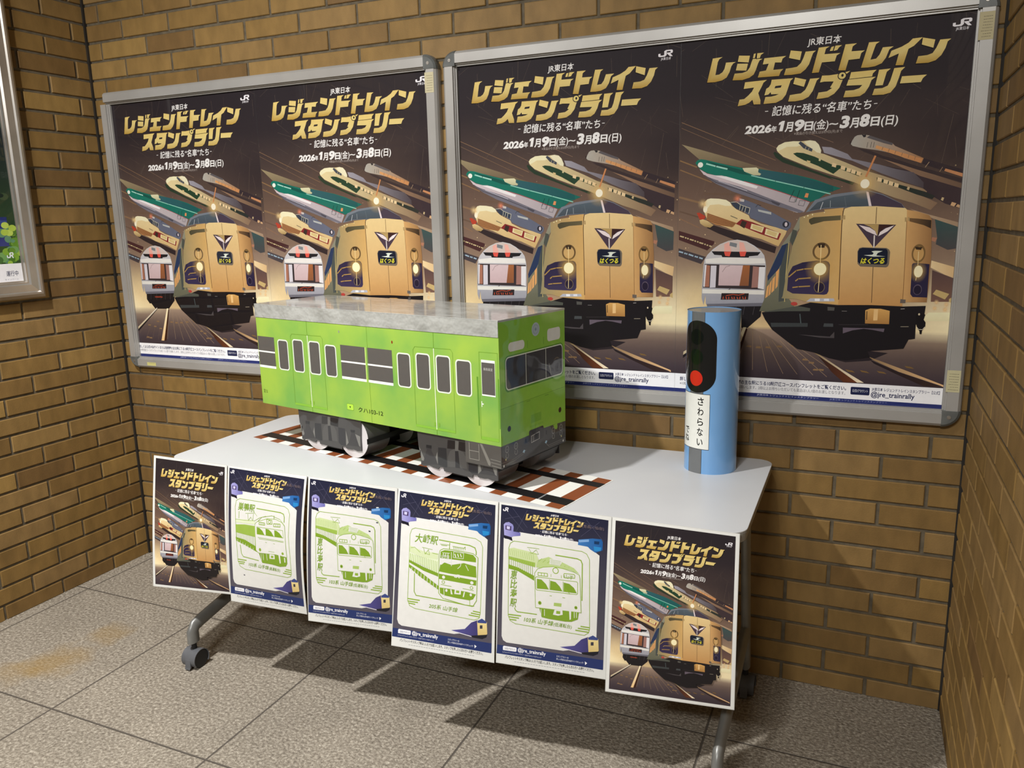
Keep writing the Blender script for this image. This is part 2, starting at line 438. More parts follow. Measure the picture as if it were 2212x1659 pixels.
# ------------------------------------------------------------------ artwork outlines (print coordinates)
ART=[
('L','8,327 362,485','6','8a6a4e'),
('L','8,348 337,502','5','7c604a'),
('L','5,470 70,497','14','8c6c4a'),
('L','6,505 128,556','12','8a6a4a'),
('L','255,387 365,442','5','7f6452'),
('L','482,398 560,432','4','8d6e5a'),
('L','5,609 98,636','22','8a6c50'),
('L','7,664 80,687','16','6a5344'),
('L','7,691 86,729','12','8a6a52'),
('L','102,598 227,605','20','6e5646'),
('P','10,409 79,431 233,481 364,526 302,514 234,505 142,482 80,469','a0906e','6b5a48'),
('P','5,739 146,782 143,793 119,817 6,775','4a2a2a'),
('L','11,760 20,763','14','c9b487'),
('L','21,763 25,764','14','c9b487'),
('L','31,766 35,768','14','c9b487'),
('L','40,769 44,771','14','c9b487'),
('L','50,773 59,776','14','c9b487'),
('L','60,776 64,777','14','c9b487'),
('L','69,779 73,781','14','c9b487'),
('L','79,782 83,784','14','c9b487'),
('L','88,786 97,789','14','c9b487'),
('L','98,789 102,790','14','c9b487'),
('L','108,792 111,794','14','c9b487'),
('L','117,796 121,797','14','c9b487'),
('L','127,799 135,802','14','c9b487'),
('P','5,808 114,842 96,870 6,839','463d40'),
('L','8,821 23,825','16','9db4c4'),
('L','30,827 33,829','16','9db4c4'),
('L','37,830 40,830','16','9db4c4'),
('L','47,832 64,838','16','9db4c4'),
('L','71,840 75,841','16','9db4c4'),
('L','78,842 82,843','16','9db4c4'),
('L','89,845 101,849','16','9db4c4'),
('P','739,523 826,544 850,562 985,610 984,677 935,659 869,616 852,589 794,562','3e3034'),
('P','730,500 837,537 985,594 985,610 850,562 768,519','9c7a60','6e5646','h'),
('P','857,502 987,548 985,572 924,548 854,521','382c30'),
('P','642,457 682,466 727,488 767,500 836,527 985,577 985,591 837,539 721,495 663,470','3d3031'),
('P','630,417 639,412 660,411 679,415 726,435 756,448 764,456 857,502 851,518 796,499 766,483 710,468 648,455 625,448 618,441 623,429','b4b0a6','a8794f','h'),
('P','679,415 756,446 754,453 726,444 670,422','605a5c'),
('P','703,450 854,504 849,518 700,460','dca068','c98a58','h'),
('L','725,457 722,468','5','8d7058'),
('L','746,464 743,475','5','8d7058'),
('L','767,472 764,483','5','8d7058'),
('L','789,480 786,490','5','8d7058'),
('L','810,488 808,498','5','8d7058'),
('L','831,495 828,506','5','8d7058'),
('P','927,540 986,560 986,572 924,548','c88a5e'),
('P','653,411 667,412 667,419 660,421','2f2a2c'),
('P','614,433 620,431 619,441 616,443','3a2c2a'),
('L','675,438 672,456','4','4b4644'),
('L','687,438 684,457','4','4b4644'),
('L','696,439 693,457','4','4b4644'),
('L','875,516 864,533','5','b89a78'),
('L','918,535 910,550','5','a08468'),
('P','522,445 553,449 610,475 626,493 717,517 769,534 829,549 863,584 864,604 795,577 724,547 628,500 530,467','a19ca6','4e4448','h'),
('P','363,442 370,432 392,422 422,420 449,422 479,420 498,424 511,437 520,458 519,468 530,471 604,504 667,534 725,554 802,584 864,606 876,616 866,633 912,656 892,680 834,654 776,635 705,605 639,576 566,548 489,519 438,496 389,474 368,455','ecd9a4','8a6d56','h'),
('P','363,442 370,432 392,422 422,420 449,422 460,434 435,440 400,439 373,452 366,452','f4ecc2'),
('P','459,424 479,420 498,424 511,437 520,458 519,468 505,464 485,448 470,435','f2eac6'),
('P','423,464 436,461 459,464 499,479 526,493 564,512 583,513 664,547 652,555 586,526 566,543 513,513 462,490 437,476','28432f'),
('P','711,561 786,589 869,616 902,632 894,643 843,625 785,600 712,573','26372c','30302c','h'),
('P','561,503 575,508 573,521 559,516','eccfa0'),
('P','591,515 606,519 604,532 589,527','eccfa0'),
('P','611,523 625,528 623,540 609,536','eccfa0'),
('P','627,529 641,534 639,547 625,542','eccfa0'),
('P','645,536 659,541 657,554 643,549','eccfa0'),
('P','715,561 729,566 728,578 713,574','eccfa0'),
('P','735,569 750,573 748,586 734,581','eccfa0'),
('P','753,575 767,580 765,593 751,588','eccfa0'),
('P','771,582 785,587 783,599 769,595','eccfa0'),
('P','814,597 821,599 818,610 811,606','c9b186'),
('P','924,637 931,639 928,650 921,646','c9b186'),
('P','956,654 970,659 964,670 952,665','d6ac80'),
('P','974,662 985,667 984,676 969,670','cfa67c'),
('P','353,459 358,454 371,462 392,480 438,500 489,524 566,555 639,576 633,585 584,565 554,555 567,564 489,533 388,494 362,475','2c3c2c'),
('P','440,428 447,422 457,429 470,440 490,451 488,461 468,452 458,447','474c58'),
('L','467,442 464,452','4','d8cba0'),
('L','478,448 474,458','4','d8cba0'),
('P','472,490 485,494 483,502 475,502','d9c08a'),
('P','514,485 522,487 519,496 513,494','d9cc9a'),
('P','64,481 72,471 85,468 104,471 142,482 196,497 244,508 302,514 364,526 440,542 503,560 568,586 595,595 543,613 519,632 490,642 444,624 393,605 315,578 251,558 198,543 144,531 111,521 81,503','177a66','1e6a5e','h'),
('P','250,521 302,516 364,526 440,544 568,586 569,606 492,593 391,566 287,539','35606a','1c5a58','h'),
('P','104,475 245,516 261,530 277,537 235,529 154,501','12574c'),
('L','277,537 365,561 467,588 560,614','11','8fd0bc'),
('L','107,486 143,497 186,509','15','a8dccb'),
('P','81,505 111,523 144,531 166,532 251,558 315,578 393,605 490,642 472,677 447,679 369,649 264,606 183,577 128,545 98,527','d8c8cc','b0a6aa','h'),
('P','100,530 144,547 236,577 369,633 472,675 457,680 343,643 210,594 145,562','77737e'),
('P','139,532 182,536 251,558 302,578 297,586 257,574 209,557','f2ecec'),
('L','251,557 315,576 393,604 490,641','6','b4434c'),
('L','100,528 145,557 237,589 369,641','7','4a4650'),
('L','155,552 263,593','6','c8c4ce'),
('P','243,508 294,508 302,514 301,526 312,532 308,538 285,536 250,521','e4dfb8','c3bf96'),
('O','84,489 94,489 85,499','f4f6ea'),
('L','433,596 419,629','6','163f38'),
('L','453,597 440,640','6','163f38'),
('P','475,608 485,610 482,625 470,623','e59460'),
('L','421,620 440,623 436,641 417,637 421,620','4','5f5a60'),
('L','455,634 474,637 469,655 450,651 455,634','4','5f5a60'),
('P','353,631 387,644 380,652 356,640','4f4c56'),
('P','114,729 139,719 242,753 379,805 374,829 297,802 216,774 161,752','342829'),
('P','103,631 114,620 127,617 157,619 185,624 201,634 209,647 226,661 248,672 272,684 278,697 320,717 373,731 414,745 410,758 396,784 386,803 323,775 242,753 188,728 149,716 116,699 110,685 101,661 100,647','ecd6a2','d2ae74'),
('P','114,620 127,617 157,619 185,624 201,634 209,647 185,647 158,640 125,642 115,656 106,636','f4ebc4'),
('P','201,634 225,628 235,619 254,625 296,642 352,672 428,716 427,732 414,745 373,731 320,711 280,694 274,684','666a7c'),
('P','202,632 225,632 239,643 276,657 271,676 239,664 220,656','3a4150'),
('L','204,634 225,633 240,644 276,658','5','d9d2b8'),
('L','240,645 237,663','5','d9d2b8'),
('L','251,651 246,668','5','d9d2b8'),
('L','261,654 257,673','5','d9d2b8'),
('L','276,657 272,678','5','d9d2b8'),
('P','235,620 254,625 253,634 238,631','c9c3bf'),
('P','305,663 355,675 355,684 308,671','b6b8b6'),
('L','297,655 304,646 316,649','5','3a3a40'),
('O','409,721 421,721 410,733','30303a'),
('O','410,721 415,721 410,729','d2c6cc'),
('P','225,716 246,698 289,711 394,755 385,779 322,757 263,732','8a2a2c'),
('P','284,716 331,730 324,751 280,735','ead9a8'),
('P','338,735 387,752 380,773 334,757','ead9a8'),
('P','290,720 326,732 320,746 287,733','d8bf84'),
('P','345,740 380,753 374,768 340,754','d8bf84'),
('P','249,703 267,710 258,734 241,723','3c2c26'),
('P','115,672 228,712 215,728 150,719 113,699','b07c4c'),
('L','117,675 224,715','5','6d3f2a'),
('L','116,681 221,718','5','6d3f2a'),
('L','115,687 218,721','5','6d3f2a'),
('L','115,693 214,724','5','6d3f2a'),
('L','114,699 211,728','5','6d3f2a'),
('L','205,685 230,696','9','7d735c'),
('P','74,671 85,670 110,685 102,699 86,696','b8432e'),
('P','86,699 99,696 116,702 141,719 128,729 106,724 89,712','e2c68e','a88a58'),
('O','107,658 115,658 107,671','fff6d8'),
('G','97,637 118,638 97,659','ffdca0',0.8),
('G','228,621 247,622 229,640','ff9c78',0.8),
('G','94,1009 224,1006 97,1152','ffe6b0',0.55),
('P','129,1034 337,1024 332,1073 314,1090 284,1119 182,1121 155,1091 144,1093 126,1069','1c171a'),
('P','110,1031 102,1006 102,963 106,876 109,854 120,834 141,812 168,793 200,780 233,776 268,783 297,799 322,818 336,837 342,862 344,878 344,971 341,1020 342,1007 337,1026 126,1036 119,1026 117,991','d2cfd0','9b9aa4'),
('P','163,798 200,782 233,778 268,786 300,805 314,822 142,820','d2c2ba'),
('P','184,793 201,785 213,821 185,822','eeb0a2'),
('P','241,785 257,788 269,822 244,822','eeb0a2'),
('P','206,785 233,791 231,806 204,799','7c8084'),
('P','136,820 322,824 312,837 280,840 278,845 178,843 175,836 147,834','221f22'),
('P','184,822 211,822 206,840 189,838','e2584a'),
('P','242,822 269,822 264,840 247,840','e2584a'),
('P','112,851 175,844 281,847 336,848 341,867 273,869 115,866','eae6e0'),
('P','110,870 341,875 341,968 105,963','3a3032'),
('P','168,873 258,875 247,954 166,954','d9c2c4','ccb0b2'),
('P','258,875 284,875 282,954 247,954','a5653c','8a5638'),
('P','113,873 132,876 130,960 108,960','a8705a'),
('P','135,876 157,876 155,962 133,963','d6d0d8'),
('P','296,878 319,881 317,960 293,961','a2766c'),
('P','319,881 341,881 340,967 317,963','e6e2e4'),
('P','111,873 118,873 113,960 107,960','e0dce0'),
('L','180,901 193,881 209,876','3','5a3f40'),
('L','196,976 212,967','8','2a2526'),
('P','104,969 341,971 341,987 104,986','e6e2da'),
('P','180,984 284,983 282,1008 177,1010','2a1e20'),
('L','187,998 186,1007','7','d8583a'),
('L','197,998 200,1007','7','d8583a'),
('L','208,998 208,1007','7','d8583a'),
('L','219,998 222,1006','7','d8583a'),
('L','229,998 229,1006','7','d8583a'),
('L','240,998 243,1006','7','d8583a'),
('L','251,997 250,1006','7','d8583a'),
('L','261,997 264,1006','7','d8583a'),
('L','272,997 271,1006','7','d8583a'),
('L','197,994 224,988 245,991 267,985','6','d8583a'),
('P','122,1028 341,1019 337,1032 125,1040','6e6c76'),
('L','163,1037 158,1069','5','4a4448'),
('L','206,1036 201,1068','5','4a4448'),
('L','238,1036 233,1067','5','4a4448'),
('L','270,1035 265,1067','5','4a4448'),
('L','307,1035 302,1066','5','4a4448'),
('P','337,1056 458,1167 537,1205 589,1225 647,1238 730,1228 791,1196 728,1191 596,1080 353,1051','2a2226'),
('L','278,1125 248,1288','4','a08468'),
('L','304,1124 309,1286','4','a08468'),
('L','330,1147 366,1291','4','a08468'),
('L','354,1158 425,1295','4','a08468'),
('L','379,1165 477,1294','4','a08468'),
('L','408,1164 535,1294','4','a08468'),
('L','437,1171 585,1298','4','a08468'),
('L','467,1182 642,1299','4','a08468'),
('L','143,1164 37,1264','3','75604f'),
('L','165,1164 85,1291','3','75604f'),
('L','186,1167 134,1293','3','75604f'),
('L','218,1166 177,1295','3','75604f'),
('P','183,1187 201,1188 200,1195 180,1194','8a6c4c'),
('P','115,1209 133,1210 132,1217 111,1216','8a6c4c'),
('P','157,1216 175,1217 174,1224 154,1223','8a6c4c'),
('P','198,1226 216,1227 215,1234 195,1234','8a6c4c'),
('P','93,1278 111,1279 110,1287 89,1286','8a6c4c'),
('P','114,1282 132,1282 131,1290 111,1289','8a6c4c'),
('P','284,1188 302,1189 301,1196 281,1195','8a6c4c'),
('P','321,1190 338,1191 337,1199 317,1198','8a6c4c'),
('P','357,1189 375,1190 374,1197 354,1196','8a6c4c'),
('P','400,1184 417,1185 416,1192 396,1191','8a6c4c'),
('P','452,1178 469,1179 468,1186 449,1186','8a6c4c'),
('P','536,1269 553,1269 552,1276 533,1276','8a6c4c'),
('P','556,1268 573,1269 572,1276 553,1275','8a6c4c'),
('P','496,1231 513,1232 512,1239 493,1238','8a6c4c'),
('P','519,1242 537,1243 536,1250 516,1249','8a6c4c'),
('P','197,1113 34,1226 33,1239 193,1123','eadfca','c8b490'),
('P','193,1123 33,1239 32,1252 198,1123','1d171c'),
('P','268,1117 279,1117 222,1298 201,1298','fff0c8','f2c88e'),
('P','279,1119 284,1125 239,1297 222,1298','3c1f14'),
('P','532,1205 550,1210 641,1269 716,1313 693,1314 626,1267','8a7046','ffeccb','h'),
('P','550,1218 626,1267 693,1314 644,1315 602,1279','2b1c18','6d3a20','h'),
('P','725,1212 744,1219 843,1254 983,1306 984,1314 972,1308 831,1264 745,1226','8d7352','eec08c','h'),
('P','730,1223 832,1266 972,1311 917,1314 820,1272 746,1238','231b20','3a2722','h'),
('P','649,1265 674,1269 684,1276 657,1273','7d6038'),
('P','699,1265 723,1269 734,1276 706,1272','7d6038'),
('P','757,1265 781,1268 792,1275 765,1272','7d6038'),
('P','849,1241 872,1244 882,1251 856,1248','7d6038'),
('P','908,712 985,741 984,814 956,819 917,799 920,777','3a5452','4a4648'),
('P','904,774 920,777 914,791 902,786','b07a60'),
('P','908,856 988,881 984,918 954,906 907,881','eed3a2','d9b482','h'),
('P','913,890 954,907 984,919 984,1002 917,1003','5a4442','7a5a4c'),
('P','921,975 931,959 973,974 961,994','c9ad74'),
('P','974,992 985,984 986,1007 974,1002','c9ad74'),
('P','824,674 893,697 981,724 985,741 903,710','bfa284','a58a70','h'),
('P','913,1042 984,1040 984,1071 904,1073 898,1060','f6efc4','eee2b4'),
('G','935,1004 945,1004 936,1016','ffd8a0',0.9),
('G','967,1012 977,1012 968,1024','ffd8a0',0.9),
('G','964,1030 974,1030 965,1042','ffd8a0',0.9),
('G','931,1026 941,1026 932,1037','ffd8a0',0.9),
('P','458,693 437,740 399,797 378,840 352,916 343,1004 326,1052 468,1051 426,991 427,787 460,735','93907c','646452'),
('P','399,800 419,791 415,840 390,889 353,934 351,916 383,837','2a3858'),
('P','417,795 427,787 423,1008 396,1014 395,889','4a4f4c'),
('P','351,956 359,946 355,994 346,1001','e2a566'),
('P','361,942 368,929 365,984 357,993','e2a566'),
('P','370,926 380,914 378,970 368,980','e2a566'),
('P','382,900 393,886 390,954 382,965','e2a566'),
('L','424,790 418,915 418,1013','9','c0ac70'),
('L','432,795 425,915','6','8d7f58'),
('P','435,740 450,745 449,782 438,803 426,782','4f524a'),
('P','451,761 461,745 464,777 442,787','d0d2da'),
('P','475,683 508,634 570,616 667,605 686,605 736,621 798,655 811,672 699,663 541,666 479,678','79808a'),
('P','489,673 517,643 571,626 679,613 695,661 541,664 521,668','57646e','485058'),
('P','684,607 734,623 798,656 808,671 700,661','4a3e4c'),
('P','680,610 688,611 701,661 692,661','e8d9da'),
('L','561,638 562,662','4','a8b0b4'),
('L','609,626 616,661','3','70787e'),
('L','536,643 528,669','6','c8ccd0'),
('P','458,696 497,683 544,677 541,670 590,666 608,665 606,681 605,727 610,996 610,1020 501,1013 463,1002 406,1000 410,992 421,894 437,800 459,740','958a66','d9ad6a','h'),
('P','609,678 612,668 633,662 718,662 811,671 817,677 819,716 824,892 825,994 826,1021 723,1019 609,1021 610,999 605,727','eccf94','c8955a'),
('P','817,677 854,685 889,698 898,712 906,841 906,942 904,1005 825,1006 827,994 825,892 819,716','d8a86c','9a7046','h'),
('L','718,666 719,724','6','5f4630'),
('L','720,877 723,1010','6','5f4630'),
('L','607,676 605,727 610,1001','8','5a4028'),
('L','819,716 824,892 826,1000','5','8a6238'),
('P','491,704 506,697 543,695 600,692 601,709 543,712 499,724 491,714','4c4632','6a6044','h'),
('P','823,706 856,709 897,715 898,744 874,732 828,718','7a5c3c','33261c','h'),
('P','599,693 606,693 606,708 600,708','b89a68'),
('P','608,692 615,692 616,707 609,707','b89a68'),
('P','812,704 818,704 819,719 813,719','b89a68'),
('P','821,703 827,703 828,717 822,717','b89a68'),
('O','474,696 476,696 474,698','fff2c4'),
('O','486,691 488,691 486,694','fff2c4'),
('O','502,687 504,687 502,690','fff2c4'),
('O','543,680 544,680 543,683','fff2c4'),
('P','653,723 786,729 718,811','4a3a48'),
('P','679,725 729,727 727,767 718,749 701,735','b89a62'),
('P','729,727 784,729 746,741 729,768','3c2220'),
('P','663,728 699,737 718,750 726,767 690,750','ecdcdc'),
('P','780,731 753,741 735,754 730,769 759,752','f2e4e2'),
('L','717,766 718,810','12','e6dcd6'),
('P','664,823 669,811 680,808 760,811 769,817 773,826 772,869 769,877 763,881 677,878 667,868','73685a'),
('P','666,823 671,813 681,810 758,814 763,818 765,826 766,864 763,870 757,871 675,868 667,861','141a2e'),
('P','711,823 723,821 748,822 732,829 728,838 758,841 718,842 686,837 715,835 719,829','dfe6d8'),
('P','427,907 441,878 476,863 526,856 558,857 568,862 573,872 573,970 568,981 558,984 446,981 425,970','2c2440','3a3050'),
('P','847,871 850,866 859,864 903,869 904,988 857,987 849,976','2c2440'),
('L','429,918 455,894 482,888 510,886','12','b08c4c'),
('L','454,933 464,925 507,921','12','b08c4c'),
('L','445,958 465,955 506,952','12','b08c4c'),
('O','540,956 559,956 541,977','82704c'),
('O','540,956 557,956 541,975','271d34'),
('O','871,960 885,960 873,979','5d5060'),
('O','871,961 883,961 873,977','241b30'),
('O','540,822 571,822 542,855','6b5232'),
('O','540,823 564,824 542,848','cda66a'),
('O','865,831 887,831 868,864','7d6038'),
('O','865,832 882,832 867,857','c89c60'),
('P','525,793 552,793 550,809 531,809','3c2c1c'),
('P','852,807 876,809 872,819 856,817','3c2c1c'),
('L','538,799 539,893 537,973','6','ffe6a8'),
('L','865,824 866,892 863,927','5','f0d9a0'),
('G','539,888 593,888 542,946','ffcf70',0.75),
('G','869,895 898,895 872,936','ffd27a',0.8),
('O','539,888 561,888 540,911','fff3c2'),
('O','869,895 883,895 870,916','fff2c6'),
('G','674,582 728,584 678,639','ffd890',0.8),
('O','674,582 689,582 675,598','fff6dc'),
('L','676,557 702,487','18','d08a58'),
('P','511,998 593,997 597,1008 496,1011','b9bac4'),
('P','526,999 544,999 544,1008 527,1008','f2f4f8'),
('P','559,999 576,998 577,1007 559,1007','e6e8f0'),
('O','453,1020 465,1019 453,1027','b8443c'),
('P','818,995 836,997 835,1009 818,1010','6a6058'),
('P','335,1056 466,1028 512,1014 607,1022 609,1022 723,1019 826,1022 902,1018 899,1068 875,1087 876,1139 855,1143 841,1177 721,1192 730,1215 647,1230 589,1225 532,1205 472,1194 426,1160 377,1123 349,1084','1b1619'),
('P','335,1056 466,1028 512,1036 511,1047 408,1050','50524a'),
('P','370,1096 506,1093 506,1107 374,1112','3c3f40'),
('P','564,1092 596,1092 597,1104 562,1105','45484a'),
('P','573,1029 598,1031 597,1043 574,1043','54524e'),
('P','474,1138 552,1147 603,1147 602,1123 587,1142','4c4648'),
('L','476,1059 481,1094','10','4f5a5c'),
('L','616,1095 717,1092','4','3f3a3c'),
('P','631,1106 773,1105 771,1118 733,1111 703,1108 665,1115 632,1128','665a66'),
('P','704,1039 720,1032 756,1032 786,1039 787,1088 706,1088','d9a760','b07e44'),
('P','733,1035 747,1034 747,1075 733,1076','ecc284'),
('P','708,1042 711,1042 712,1074 709,1074','4e3822'),
('P','872,1048 897,1045 903,1050 899,1068 906,1078 906,1094 897,1108 896,1121 890,1121 888,1109 881,1102 875,1082','171214'),
('O','883,1049 886,1049 883,1053','d9c8a8'),
('L','878,1095 885,1104 898,1104 905,1094','5','e8dcc4'),
('L','822,1031 834,1030','5','b8b2b0'),
('L','826,1096 852,1095','5','a89c88'),
('L','624,1044 641,1044','5','7c7876'),
('T','120,104 156,102 144,109 139,118 131,164 145,163 157,156 164,145 169,123 205,124 195,129 189,138 183,158 173,176 156,185 130,189 101,188'),
('T','216,103 255,107 251,130 212,124'),
('T','211,131 249,134 244,158 206,154'),
('T','266,119 300,122 290,127 285,137 278,159 271,174 256,184 231,190 195,188 202,165 230,165 247,160 256,148 262,129'),
('T','269,102 276,101 273,117 266,117'),
('T','281,101 305,101 294,108 291,118 280,119'),
('T','307,121 383,120 371,128 367,141 345,139 340,164 375,164 366,173 361,187 286,186 292,166 314,164 323,141 302,142'),
('T','398,103 436,110 431,139 393,128'),
('T','449,112 484,112 475,119 471,130 463,156 452,172 435,185 405,187 378,186 384,164 404,163 422,161 435,149 442,134'),
('T','493,103 529,102 517,109 513,127 566,128 554,135 549,154 513,154 506,154 497,187 474,187'),
('T','535,105 544,103 540,118 530,118'),
('T','548,102 570,102 560,109 555,117 543,119'),
('T','581,101 618,101 605,110 602,126 645,127 634,135 630,153 594,154 586,188 562,186'),
('T','657,102 691,103 680,110 676,122 665,160 683,158 693,146 702,123 736,123 723,132 714,158 702,175 681,183 659,185 636,184'),
('T','794,104 824,103 812,115 799,128 783,136 770,187 746,186 754,148 722,160 730,137 761,127 782,116'),
('T','825,104 863,114 859,140 823,126'),
('T','878,116 911,116 901,124 896,144 885,166 869,181 847,187 809,186 815,163 842,162 858,157 868,141'),
('T','241,199 319,197 307,206 302,218 290,241 299,267 299,281 275,280 270,263 258,273 243,279 217,282 223,259 240,258 254,247 267,234 274,220 237,222'),
('T','336,198 411,199 402,207 395,230 388,254 376,270 354,280 310,281 316,257 336,257 353,254 363,250 336,249 334,241 326,249 312,251 318,228 327,223 333,214'),
('T','417,197 456,208 449,232 412,219'),
('T','469,206 501,206 492,214 487,229 480,249 467,268 447,277 421,280 397,279 402,257 422,255 440,254 454,243 461,229'),
('T','509,199 534,200 563,198 602,191 588,202 579,218 569,245 553,264 533,275 513,277 494,278 500,256 528,254 545,244 538,242 549,222 517,220 503,222'),
('T','605,196 687,195 676,206 674,216 600,218'),
('T','598,220 686,218 673,228 666,249 654,269 638,279 615,280 584,279 590,257 617,257 635,252 644,242 592,240'),
('T','695,196 732,195 720,205 710,248 686,248'),
('T','743,195 777,194 765,206 760,227 751,256 736,275 714,280 678,279 684,258 709,258 726,251 733,235'),
('T','769,224 846,225 835,235 829,248 764,247'),
('P','350,221 372,220 369,228 347,229','2c2529'),
('O','576,205 591,206 577,219','2c2529'),
('O','576,205 588,206 577,216','e6cf80'),
('O','577,204 581,204 577,209','2c2529'),
]
SHEET=[
('P','16,18 978,31 978,1333 2,1329','22243a','5a5560'),
('P','4,1255 976,1248 976,1337 0,1334','26356a'),
('P','47,306 132,281 195,236 441,242 717,249 830,288 913,341 910,1160 762,1183 618,1220 93,1224 61,1208 46,1172','e5e4df'),
('L','75,75 234,224','2','5a5870'),
('L','126,38 264,189','2','5a5870'),
('L','55,138 189,99','2','5a5870'),
('L','791,54 938,212','2','5a5870'),
('L','746,200 902,58','2','5a5870'),
('L','557,28 945,122','2','5a5870'),
('L','162,234 260,39','2','5a5870'),
('P','44,188 61,170 92,161 129,178 138,197 136,238 202,239 202,267 137,280 122,290 51,280','a8a4d8','6e6cb0','h'),
('P','60,193 117,195 116,233 61,230','4a3c66'),
('P','73,198 104,200 101,225 73,223','c8c4e8'),
('P','47,283 122,290 131,322 91,310 55,308','1e1c28'),
('P','727,228 847,203 923,199 937,222 937,292 877,321 831,298 810,279 723,275','3f78b8','1c5a9c','h'),
('P','863,223 909,221 905,247 864,248','14365e'),
('P','860,268 926,269 922,299 867,307','2a88c8'),
('P','727,233 817,215 818,235 733,252','7fa8d8'),
('P','588,1190 719,1159 779,1093 839,1062 847,1205 783,1209 617,1195','5a569a','3f3a70','h'),
('P','835,1068 880,1050 927,1065 934,1170 916,1193 845,1205','f0dc9c','d8bc78'),
('P','838,1068 880,1042 927,1065 922,1079 840,1086','3c4a86'),
('P','862,1105 887,1100 888,1131 863,1135','3a3844'),
('P','783,1209 934,1177 927,1202 887,1224 794,1224','1c1c26'),
('L','617,1197 783,1216','6','e8e4f0'),
('P','815,1286 836,1297 818,1317','ffffff'),
('P','60,1267 68,1257 184,1257 190,1263 188,1290 180,1295 61,1296','f6f6fa'),
]
